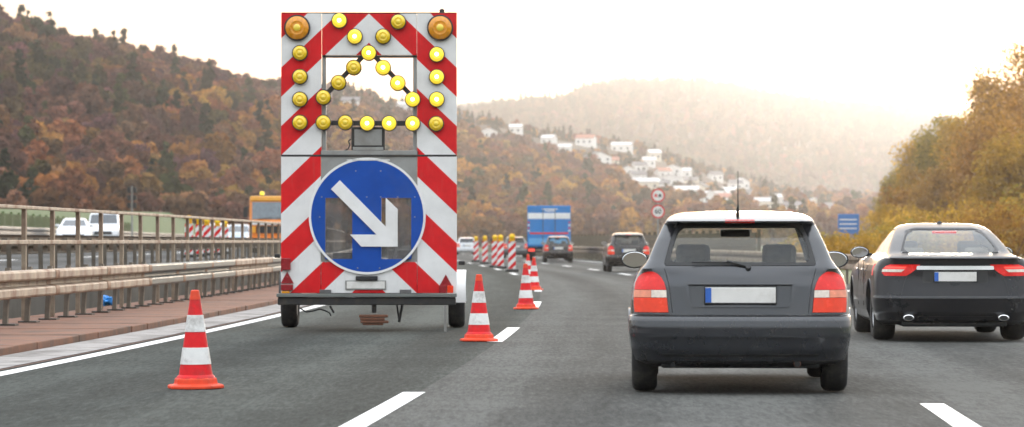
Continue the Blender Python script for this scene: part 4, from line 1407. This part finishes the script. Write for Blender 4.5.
def hatch(name, label, cat, paint, trim, glass, kind='main', group=None):
    t = thing(name, label, cat, group=group)
    sh = Shell(HL, (.66, 3.12), .335); sh.wr = .29
    zs = sorted(set([l[0] for l in HL] + rows_of(.2, .575, 12) + rows_of(.59, .93, 10) + rows_of(.96, 1.262, 9) + [.582, .945]))
    car_body(sh, zs, .96, 1.262, 13, [(7, 18), (19, 31)], 1, paint, glass, t, .582, trim)
    finish_car(t, sh, .29, (.66, 3.12), .715, .19)
    # black surround of the rear window
    rw = [(.955, .10), (1.25, .10)]
    def glass_hw(z): return sh.half(z)[13][0]
    zz = rows_of(.966, 1.255, 10)
    for s in (1, -1):
        patch(sh, [(z, glass_hw(z) - (.018 + .06 * max(0, 1 - (z - .966) / .05) ** 2 + .05 * max(0, 1 - (1.255 - z) / .05) ** 2), glass_hw(z) + .010) for z in zz], 'window_surround', M['black'], t, .004, 5, s)
    patch(sh, [(.953, -glass_hw(.955), glass_hw(.955)), (.975, -glass_hw(.975), glass_hw(.975))], 'window_surround', M['black'], t, .003, 16)
    patch(sh, [(1.243, -glass_hw(1.243), glass_hw(1.243)), (1.26, -glass_hw(1.26), glass_hw(1.26))], 'window_surround', M['black'], t, .003, 16)
    # tail lamps: red dome, clear band, orange red foot
    for s in (1, -1):
        patch(sh, [(.772, .548, .775), (.82, .562, .768), (.86, .583, .750), (.885, .605, .728), (.90, .628, .703), (.907, .645, .682)], 'tail_lamp', M['tail_red'], t, .014, 7, s)
        patch(sh, [(.715, .544, .655), (.769, .548, .655)], 'reversing_lamp', M['tail_clear'], t, .015, 4, s)
        patch(sh, [(.715, .658, .780), (.769, .658, .777)], 'indicator_lamp', M['indicator'], t, .015, 4, s)
        patch(sh, [(.605, .532, .775), (.66, .538, .780), (.712, .543, .780)], 'brake_lamp', M['tail_orange'], t, .014, 7, s)
    # tailgate seams, plate recess
    for s in (1, -1): patch(sh, [(.60, .500, .506), (.70, .512, .518), (.80, .524, .530), (.93, .56, .566)], 'tailgate_seam', M['black'], t, .0015, 2, s)
    patch(sh, [(.579, -.79, .79), (.586, -.79, .79)], 'bumper_seam', M['black'], t, .002, 24)
    for s in (1, -1): patch(sh, [(.650, .345, .362), (.70, .372, .392), (.80, .380, .402), (.835, .372, .392)], 'plate_surround', paint, t, .016, 2, s)
    patch(sh, [(.642, -.355, .355), (.657, -.355, .355)], 'plate_surround', paint, t, .014, 14)
    patch(sh, [(.806, -.385, .385), (.822, -.385, .385), (.840, -.375, .375)], 'tailgate_handle', paint, t, .03, 14)
    plate(t, .07, .735, .52, .115)
    # crease and rubbing strip on the bumper
    patch(sh, [(.425, -.80, .80), (.433, -.805, .805), (.445, -.805, .805), (.452, -.80, .80)], 'bumper_crease', trim, t, .012, 24)
    patch(sh, [(.24, -.55, .55), (.30, -.58, .58)], 'lower_valance', M['black'], t, .005, 16)
    ex = MB().tube((.42, .10, .225), (.42, .40, .245), .028, n=14).box(.36, .55, .25, .42, .3, .13).build('exhaust_pipe', M['rust'], t, bev=.01)
    MB().tube((.42, .098, .225), (.42, .12, .226), .022, n=12).build('exhaust_bore', M['black'], ex)
    MB().tube((-.5, .12, .215), (-.5, .22, .235), .02, n=8).build('tow_eye', M['black'], t)
    # wiper, aerial, high brake light
    w = MB().tube((.06, .155, .945), (-.10, .155, .985), .010, n=6).tube((-.02, .155, .975), (-.36, .16, .978), .007, n=6).tube((.06, .17, .93), (.06, .14, .95), .022, n=8)
    w.build('rear_wiper', M['black'], t)
    MB().tube((-.01, .62, 1.345), (-.01, .50, 1.40), .014, .008, n=8).tube((-.01, .50, 1.40), (-.012, .36, 1.66), .005, .0025, n=6).build('aerial', M['black'], t)
    patch(sh, [(1.274, -.11, .11), (1.281, -.11, .11)], 'high_brake_lamp', M['tail_red'], t, .004, 6)
    for s in (1, -1): mirror_part(t, s, .70, 2.42, .985, paint)
    for s in (1, -1):
        patch(sh, [(.62, .45, .72), (.70, .42, .74), (.75, .40, .66)], 'headlamp', M['tail_clear'], t, .01, 6, s, front=True)
    patch(sh, [(.42, -.5, .5), (.55, -.52, .52)], 'grille', M['black'], t, .008, 12, front=True)
    for x in (-.34, .34):
        seat(t, x, 1.75, .46, .95)
        seat(t, x, 1.02, .5, .86, False)
    MB().box(0, 2.55, .82, 1.25, .5, .16).build('dashboard', M['black'], t, bev=.04)
    MB().box(0, 2.05, 1.2, .24, .03, .06).build('inside_mirror', M['black'], t, bev=.015)
    MB().box(0, .62, .80, 1.15, .62, .03).build('parcel_shelf', M['seat'], t, bev=.008)
    MB().lathe([(.19, -.012), (.20, 0), (.19, .012), (.175, 0)], 24, Matrix.Translation((-.34, 2.2, .86)) @ Matrix.Rotation(math.radians(65), 4, 'X'), False).build('steering_wheel', M['black'], t, 1)
    return t
h = hatch('hatchback_car', 'dark grey hatchback driving in the middle lane, nearest the camera', 'car', M['hatch_paint'], M['hatch_trim'], M['window'])
h.location = (1.688, 23.62, .004); h.rotation_euler = (0, 0, -.050)

# ---------------------------------------------------------------- sedan
SL = [(0.19, 0.78, 0.22, 4.66, 0.33, 0.1), (0.24, 0.85, 0.08, 4.84, 0.32, 0.13), (0.34, 0.885, 0.02, 4.93, 0.32, 0.16), (0.45, 0.9, 0, 4.95, 0.32, 0.18), (0.495, 0.902, -0.005, 4.95, 0.32, 0.18), (0.515, 0.898, 0.012, 4.94, 0.32, 0.18),
      (0.62, 0.897, 0.035, 4.9, 0.32, 0.18), (0.72, 0.892, 0.05, 4.82, 0.32, 0.19), (0.8, 0.88, 0.05, 4.6, 0.33, 0.2), (0.86, 0.862, 0.05, 4.2, 0.33, 0.21), (0.91, 0.835, 0.035, 3.86, 0.33, 0.21), (0.938, 0.8, 0.02, 3.68, 0.32, 0.2),
      (0.95, 0.77, 0.05, 3.6, 0.3, 0.18), (0.962, 0.735, 0.22, 3.52, 0.2, 0.12), (0.978, 0.71, 0.42, 3.44, 0.2, 0.1), (1, 0.692, 0.6, 3.34, 0.1, 0.09), (1.07, 0.664, 0.8, 3.1, 0.1, 0.09), (1.14, 0.628, 1.02, 2.88, 0.1, 0.08),
      (1.21, 0.588, 1.26, 2.66, 0.1, 0.08), (1.26, 0.552, 1.46, 2.5, 0.1, 0.07), (1.3, 0.512, 1.66, 2.36, 0.16, 0.06), (1.326, 0.46, 1.82, 2.26, 0.18, 0.05), (1.342, 0.36, 1.94, 2.18, 0.18, 0.03), (1.347, 0.22, 2, 2.14, 0.1, 0.02)]
def sedan(name, label, cat, paint, glass, group=None):
    t = thing(name, label, cat, group=group)
    sh = Shell(SL, (.98, 3.90), .375, .5); sh.wr = .33
    zs = sorted(set([l[0] for l in SL] + rows_of(.19, .72, 14) + rows_of(.72, .938, 8) + rows_of(1.0, 1.26, 8)))
    car_body(sh, zs, 1.0, 1.26, 13, [(4, 19), (20, 35)], 1, paint, glass, t, None)
    finish_car(t, sh, .33, (.98, 3.90), .745, .25, .20)
    ghw = lambda z: sh.half(z)[13][0]
    zz = rows_of(1.004, 1.255, 8)
    for s in (1, -1):
        patch(sh, [(z, ghw(z) - (.012 + .06 * max(0, 1 - (z - 1.004) / .05) ** 2 + .05 * max(0, 1 - (1.255 - z) / .05) ** 2), ghw(z) + .006) for z in zz], 'window_surround', M['black'], t, .003, 5, s)
        patch(sh, [(.742, .545, .80), (.775, .49, .83), (.815, .44, .835), (.85, .40, .80), (.872, .39, .74)], 'tail_lamp', M['tail_red'], t, .012, 9, s, wrap=4.5)
        patch(sh, [(.785, .60, .80), (.815, .56, .79)], 'reversing_lamp', M['tail_clear'], t, .017, 7, s)
        patch(sh, [(.825, .56, .77), (.845, .54, .76)], 'lamp_strip', M['tail_lit'], t, .017, 7, s)
        patch(sh, [(.53, .60, .606), (.66, .57, .576), (.745, .535, .541)], 'boot_seam', M['black'], t, .0015, 2, s)
        e = MB().lathe([(.055, -.05), (.062, .0), (.062, .08), (.050, .085), (.048, .02)], 22, Matrix.Translation((s * .53, .06, .275)) @ RX @ Matrix.Diagonal((1.0, .55, 1, 1)))
        ex = e.build('exhaust_tip', M['chrome'], t, 1)
        MB().lathe([(.047, .0), (.047, .07)], 18, Matrix.Translation((s * .53, .06, .275)) @ RX @ Matrix.Diagonal((1.0, .55, 1, 1))).build('exhaust_bore', M['black'], ex)
        mirror_part(t, s, .76, 3.0, 1.0, M['chrome'] if False else paint)
        patch(sh, [(.60, .50, .78), (.68, .46, .80), (.74, .44, .70)], 'headlamp', M['tail_clear'], t, .01, 6, s, front=True)
        patch(sh, [(1.0 + .012 * k, sh.half(1.0 + .012 * k)[13][0], sh.half(1.0 + .012 * k)[13][0] + .004) for k in range(2)], 'glass_trim', M['chrome'], t, .003, 2, s)
    patch(sh, [(.812, -.425, .425), (.822, -.43, .43), (.848, -.425, .425), (.856, -.42, .42)], 'chrome_strip', M['chrome_sky'], t, .02, 24)
    patch(sh, [(.665, -.36, .36), (.69, -.37, .37), (.80, -.36, .36)], 'plate_recess', M['black'], t, .002, 16)
    plate(t, .048, .735, .47, .105)
    patch(sh, [(.935, -.72, .72), (.945, -.72, .72), (.952, -.71, .71)], 'boot_lip', paint, t, .012, 24)
    patch(sh, [(.489, -.84, .84), (.503, -.84, .84)], 'bumper_crease', paint, t, .006, 24)
    patch(sh, [(.20, -.40, .40), (.29, -.42, .42)], 'lower_valance', M['black'], t, .004, 14)
    patch(sh, [(.40, -.5, .5), (.60, -.46, .46)], 'grille', M['black'], t, .008, 12, front=True)
    MB().lathe([(.035, 0), (.03, .012), (.012, .028), (.002, .03)], 12, Matrix.Translation((0, 1.98, 1.343))).build('roof_aerial', M['black'], t, 1)
    patch(sh, [(1.235, -.14, .14), (1.25, -.14, .14)], 'high_brake_lamp', M['tail_red'], t, .003, 6)
    # door seams and handles on the flanks
    dm = MB()
    for s in (1, -1):
        for yy in (1.72, 2.62):
            dm.box(s * .912, yy, .66, .006, .008, .56)
    dm.build('door_seam', M['black'], t)
    for s in (1, -1):
        for yy in (1.85, 2.80): MB().box(s * .918, yy, .80, .025, .17, .022).build('door_handle', M['chrome'], t, bev=.006)
    for x in (-.37, .37):
        seat(t, x, 2.25, .50, .98); seat(t, x, 1.42, .52, .90)
    MB().box(0, 3.05, .84, 1.3, .45, .14).build('dashboard', M['black'], t, bev=.04)
    MB().box(0, .95, .90, 1.15, .5, .03).build('parcel_shelf', M['seat'], t, bev=.008)
    return t
s = sedan('sedan_car', 'black low saloon car with chrome boot strip driving in the right lane', 'car', M['sedan_paint'], M['window'])
s.location = (4.98, 35.9, .004); s.rotation_euler = (0, 0, -.040)

# ---------------------------------------------------------------- other cars: same builders, other paint, size and place
def put_car(o, x, Y, z, rz, sx=1, sy=1, sz=1, label=None):
    o.location = ((x - 512) * Y / FPX, Y, z + .004); o.rotation_euler = (0, 0, rz); o.scale = (sx, sy, sz)
    if label: o['label'] = label
    return o
c = hatch('small_car', 'small dark brown hatchback between the blue truck and the grey hatchback', 'car', M['dark_paint'], M['dark_paint'], M['window'])
put_car(c, 629, 117.2, 0, .028, .97, .93, 1.06)
for ch in list(c.children):
    if ch.name.startswith('aerial'): bpy.data.objects.remove(ch)
c2 = copy_tree(c); c2.name = 'small_car'
put_car(c2, 558.5, 168, 0, .01, .95, 1.0, 1.03, 'dark hatchback right behind the blue truck, at its lower right corner')
c3 = hatch('small_car', 'grey car partly hidden left of the blue truck', 'car', M['grey_paint'], M['grey_paint'], M['window_dark'])
put_car(c3, 516, 214, 0, .06, 1.03, 1.0, 1.05)
c4 = hatch('white_car', 'white hatchback coming towards the camera beside the white van, behind the railing', 'car', M['white_car'], M['white_car'], M['pane'])
put_car(c4, 76, 165, opp_z(-18.4), math.pi + .10, 1.05, 1.0, 1.04)
c5 = copy_tree(c4); put_car(c5, 219, 196, opp_z(-16.0), math.pi + .055, 1.05, 1.0, 1.04, 'white hatchback behind the marker boards on the opposite carriageway')
c6 = hatch('silver_car', 'silver blue car left of the orange truck on the opposite carriageway', 'car', M['silver_blue'], M['silver_blue'], M['pane'])
put_car(c6, 240, 178, opp_z(-12.6), math.pi + .05, 1.03, 1, 1.03)
c7 = copy_tree(c4); put_car(c7, 467, 262, 0, .085, 1.05, 1.0, 1.05, 'distant white car just right of the trailer, beyond the marker boards')
for cc in (c3, c4, c5, c6, c7):
    for ch in list(cc.children):
        if ch.name.startswith('aerial'): bpy.data.objects.remove(ch)

VL = [(.25, .80, .10, 4.75, .1, .02), (.35, .90, .02, 4.88, .1, .03), (.55, .93, .0, 4.92, .1, .04), (.75, .935, .0, 4.88, .1, .04), (.95, .93, .01, 4.70, .1, .04), (1.05, .925, .015, 4.48, .1, .04), (1.12, .92, .02, 4.30, .1, .04),
      (1.20, .91, .02, 4.18, .1, .04), (1.40, .885, .03, 3.90, .1, .04), (1.60, .86, .05, 3.62, .1, .04), (1.75, .83, .07, 3.42, .1, .04), (1.84, .78, .10, 3.30, .1, .04), (1.91, .68, .18, 3.15, .15, .04), (1.94, .5, .35, 2.95, .2, .04)]
v = thing('white_van', 'white van coming towards the camera, right of the white hatchback behind the railing', 'van')
sh = Shell(VL, (.95, 3.9), .38, .3); sh.wr = .33
car_body(sh, sorted(set([l[0] for l in VL] + rows_of(.25, .75, 8) + rows_of(1.2, 1.75, 6))), 1.2, 1.75, 10, [(3, 17), (18, 30), (31, 41)], 1, M['white_car'], M['pane'], v)
finish_car(v, sh, .33, (.95, 3.9), .80, .21, .26)
for q_ in (1, -1):
    patch(sh, [(.78, .60, .84), (.95, .56, .86)], 'headlamp', M['tail_clear'], v, .01, 6, q_, front=True)
    patch(sh, [(.75, .76, .90), (1.10, .78, .90)], 'tail_lamp', M['tail_red'], v, .01, 5, q_)
    mirror_part(v, q_, .92, 3.75, 1.2, M['white_car'])
patch(sh, [(.55, -.55, .55), (.74, -.5, .5)], 'grille', M['black'], v, .008, 12, front=True)
put_car(v, 106, 195, opp_z(-20.2), math.pi + .09)

# ---------------------------------------------------------------- blue box truck
b = thing('blue_truck', 'blue box truck with white band across its rear doors, in the right lane ahead', 'truck')
MB().box(0, 3.6, 1.98, 2.48, 7.2, 2.36).build('cargo_box', M['truck_blue'], b, bev=.03)
for s_ in (-.617, .617):
    MB().box(s_, -.012, 1.98, 1.21, .03, 2.24).build('rear_door', M['truck_blue'], b, bev=.008)
MB().box(0, -.034, 2.57, 2.42, .012, .34).build('white_band', M['white_paint'], b)
MB().box(0, -.034, 1.58, 2.2, .012, .085).build('red_lettering_band', M['tail_orange'], b)
MB().box(0, -.034, 1.12, 2.3, .012, .36).build('light_panel', M['truck_lightblue'], b)
for k, (wd, z) in enumerate(((.9, 2.96), (.62, 2.86))):
    MB().box(.05, -.034, z, wd, .012, .06).build('worn_lettering', M['white_paint'], b)
for s_ in (-1, 1):
    for k in range(4):
        MB().box(s_ * 1.16, -.034, 1.72 + k * .16, .12, .012, .075).build('warning_stripe', M['red'] if k % 2 else M['white_paint'], b)
    MB().tube((s_ * .35, -.045, .9), (s_ * .35, -.045, 3.05), .018, n=6).build('lock_rod', M['steel'], b)
    MB().box(s_ * 1.0, -.02, .62, .36, .08, .15).build('tail_lamp', M['tail_lit'], b, bev=.01)
    for yy in (1.6, 2.7, 7.6):
        wheel(b, s_ * 1.06, yy, .48, .3, s_)
    MB().box(s_ * 1.0, .75, .52, .5, .02, .5).build('mud_flap', M['black'], b)
MB().box(0, .05, .55, 2.3, .12, .12).build('underrun_bar', M['dark_steel'], b, bev=.01)
MB().box(0, 4.5, .72, .9, 8.5, .2).build('chassis', M['dark_steel'], b)
MB().box(0, 8.3, 1.75, 2.4, 1.9, 2.2).build('cab', M['truck_blue'], b, bev=.08)
plate(b, -.03, .47)
put_car(b, 549, 183, 0, -.008)

# ---------------------------------------------------------------- orange maintenance truck facing us
o_ = thing('orange_truck', 'orange maintenance truck with roof beacon on the opposite carriageway, left of the trailer', 'truck')
OR, YE = M['truck_orange'], M['truck_yellow']
cabp = [(0, .75), (0, 1.55), (.10, 1.62), (.34, 2.52), (.42, 2.66), (1.9, 2.70), (1.9, .75)]
m = MB()
vs = [Vector((-1.2, y_, z_)) for y_, z_ in cabp] + [Vector((1.2, y_, z_)) for y_, z_ in cabp]
n_ = len(cabp)
m.add(vs, [tuple(range(n_)), tuple(range(2 * n_ - 1, n_ - 1, -1))] + [(i, n_ + i, n_ + (i + 1) % n_, (i + 1) % n_) for i in range(n_)])
m.build('cab', OR, o_, bev=.05)
wa = math.atan2(.24, .90)
wm = Matrix.Translation((0, .212, 2.07)) @ Matrix.Rotation(-wa, 4, 'X')
MB().box(0, 0, 0, 2.12, .03, .86, wm).build('windscreen', pbr('truck_windscreen', (.13, .16, .18), .08, var=.2, coat=.5), o_, bev=.01)
for s_ in (-.5, .5):
    MB().tube((s_ * 1.6, .06, 1.67), (s_ * .2, .085, 1.74), .014, n=6).build('wiper', M['black'], o_)
MB().box(0, 1.05, 2.70, 2.36, 1.5, .16).build('roof_panel', YE, o_, bev=.07)
MB().box(0, .40, 2.60, 2.36, .22, .16).build('sun_visor', YE, o_, bev=.06)
MB().box(0, -.012, 1.45, 2.2, .03, .13).build('white_strip', M['white_paint'], o_, bev=.006)
MB().box(0, -.012, 1.16, 1.7, .04, .36).build('grille', M['black'], o_, bev=.01)
MB().box(0, -.05, .62, 2.42, .3, .34).build('front_bumper', OR, o_, bev=.04)
for s_ in (-1, 1):
    MB().box(s_ * .9, -.21, .64, .34, .04, .18).build('headlamp', M['tail_clear'], o_, bev=.02)
    MB().box(s_ * 1.38, .16, 2.0, .2, .10, .52).build('wing_mirror', M['black'], o_, bev=.03)
    MB().tube((s_ * 1.18, .2, 2.3), (s_ * 1.38, .17, 2.2), .02, n=6).build('mirror_arm', M['black'], o_)
    MB().box(s_ * .98, -.02, 1.16, .2, .05, .3).build('marker_panel', YE, o_, bev=.01)
    for yy in (1.0, 4.6, 5.8): wheel(o_, s_ * 1.03, yy, .5, .3, s_)
bl = MB().lathe([(.13, 0), (.13, .05)], 16, Matrix.Translation((-.6, .6, 2.78))).build('beacon_base', M['black'], o_)
MB().lathe([(.11, 0), (.11, .12), (.07, .17), (.005, .18)], 16, Matrix.Translation((-.6, .6, 2.83))).build('beacon_lamp', M['amber_lit'], bl, 1)
MB().box(0, 4.6, 1.75, 2.4, 4.8, 1.3).build('load_body', OR, o_, bev=.03)
MB().box(0, 3.6, .85, .9, 6.6, .22).build('chassis', M['dark_steel'], o_)
MB().box(0, 6.9, .95, 2.3, .08, .3).build('tail_board', M['dark_steel'], o_)
put_car(o_, 274, 154, opp_z(-9.6), math.pi + .04)
o_.rotation_euler = (0, 0, .03)

# ---------------------------------------------------------------- signs and mast
M['sign_white'] = pbr('white_sign_sheet', (.74, .73, .70), .4, var=.05)
M['sign_red'] = pbr('red_sign_sheet', (.62, .03, .03), .4, var=.1)
M['sign_black'] = pbr('black_sign_print', (.03, .03, .03), .5)
def text_mesh(body, size, mat, name, parent, loc):
    cu = bpy.data.curves.new(name, 'FONT'); cu.body = body; cu.size = size; cu.align_x = 'CENTER'; cu.align_y = 'CENTER'; cu.extrude = .003; cu.offset = .006
    tmp = bpy.data.objects.new('tmp', cu); COL.objects.link(tmp)
    bpy.context.view_layer.update()
    me = bpy.data.meshes.new_from_object(tmp.evaluated_get(bpy.context.evaluated_depsgraph_get()))
    bpy.data.objects.remove(tmp)
    me.materials.clear(); me.materials.append(mat)
    o = obj(name, me, parent, loc); o.rotation_euler = (math.pi / 2, 0, 0); return o
YS_ = 160.0
sp = px(658, 241, YS_)
sg = thing('road_sign', 'pole with two round red rimmed signs, one above the other, behind the right barrier', 'road sign', (sp.x, YS_, -.45))
zt = px(658, 195.5, YS_).z + .45; zb = px(658, 211.5, YS_).z + .45
MB().tube((0, .04, 0), (0, .04, zt + .35), .038, n=10).build('pole', M['grey_metal'], sg, 1)
for zc, kind in ((zt, 0), (zb, 1)):
    mt = Matrix.Translation((0, -.02, zc)) @ RX
    f = MB().lathe([(.34, -.02), (.34, 0), (.335, .003)], 36, mt).build('sign_face', M['sign_white'], sg)
    MB().lathe([(.27, .004), (.27, .009), (.34, .009), (.34, .004)], 36, mt, False).build('red_rim', M['sign_red'], f)
    if kind:
        text_mesh('60', .34, M['sign_black'], 'speed_number', f, (0, -.028, zc))
    else:
        for xx, mm in ((-.105, M['sign_red']), (.095, M['sign_black'])):
            cs = MB().box(xx, -.026, zc - .02, .15, .006, .085).box(xx, -.026, zc + .048, .10, .006, .06)
            for q_ in (-.05, .05): cs.box(xx + q_, -.026, zc - .08, .03, .006, .04)
            cs.build('car_symbol', mm, f)
YB = 205.0
bp_ = px(848.5, 241, YB)
bs = thing('direction_sign', 'blue direction sign with white lines above the yellow shrubs', 'road sign', (bp_.x, YB, -.45))
z0, z1 = px(0, 234, YB).z + .45, px(0, 214, YB).z + .45
MB().box(0, 0, (z0 + z1) / 2, 1.36, .05, z1 - z0).build('panel', M['truck_lightblue'] if False else pbr('faded_blue_sign', (.05, .16, .42), .4, var=.1), bs, bev=.02)
for k, zz_ in enumerate((.28, .5, .72)):
    MB().box(-.02, -.03, z0 + (z1 - z0) * zz_, 1.1, .008, .07).build('faded_line', M['sign_white'], bs)
for s_ in (-.5, .5): MB().tube((s_, .05, 0), (s_, .05, z1), .04, n=8).build('post', M['grey_metal'], bs)

YM = 205.0
mp_ = px(132, 241, YM)
ma = thing('signal_mast', 'thin grey mast with three dark twin boxes above the railing on the left', 'mast', (mp_.x, YM, .996))
zt = px(132, 186, YM).z - .996
MB().tube((0, 0, 0), (0, 0, zt), .07, .05, n=10).build('mast', M['grey_metal'], ma, 1)
for k in range(3):
    for s_ in (-1, 1):
        MB().box(s_ * .18, -.02, zt - .25 - k * .5, .22, .2, .34).build('signal_box', M['black'], ma, bev=.02)
    MB().tube((-.3, .03, zt - .25 - k * .5), (.3, .03, zt - .25 - k * .5), .025, n=6).build('bracket', M['grey_metal'], ma)

# ================================================================== haze
hz = MB().box(0, 3200, 111, 5400, 7200, 226).build('haze', None)
hm = bpy.data.materials.new('haze_air'); hm.use_nodes = True
ht = hm.node_tree; ht.nodes.clear()
ho = ht.nodes.new('ShaderNodeOutputMaterial'); pv = ht.nodes.new('ShaderNodeVolumePrincipled')
pv.inputs['Color'].default_value = (.93, .95, 1.0, 1)
pv.inputs['Density'].default_value = HAZE_D
pv.inputs['Anisotropy'].default_value = HAZE_G
ht.links.new(pv.outputs[0], ho.inputs['Volume'])
hz.data.materials.append(hm)
stuff(hz); hz['label'] = 'thin pale haze in the air over the whole valley'; hz['category'] = 'haze'
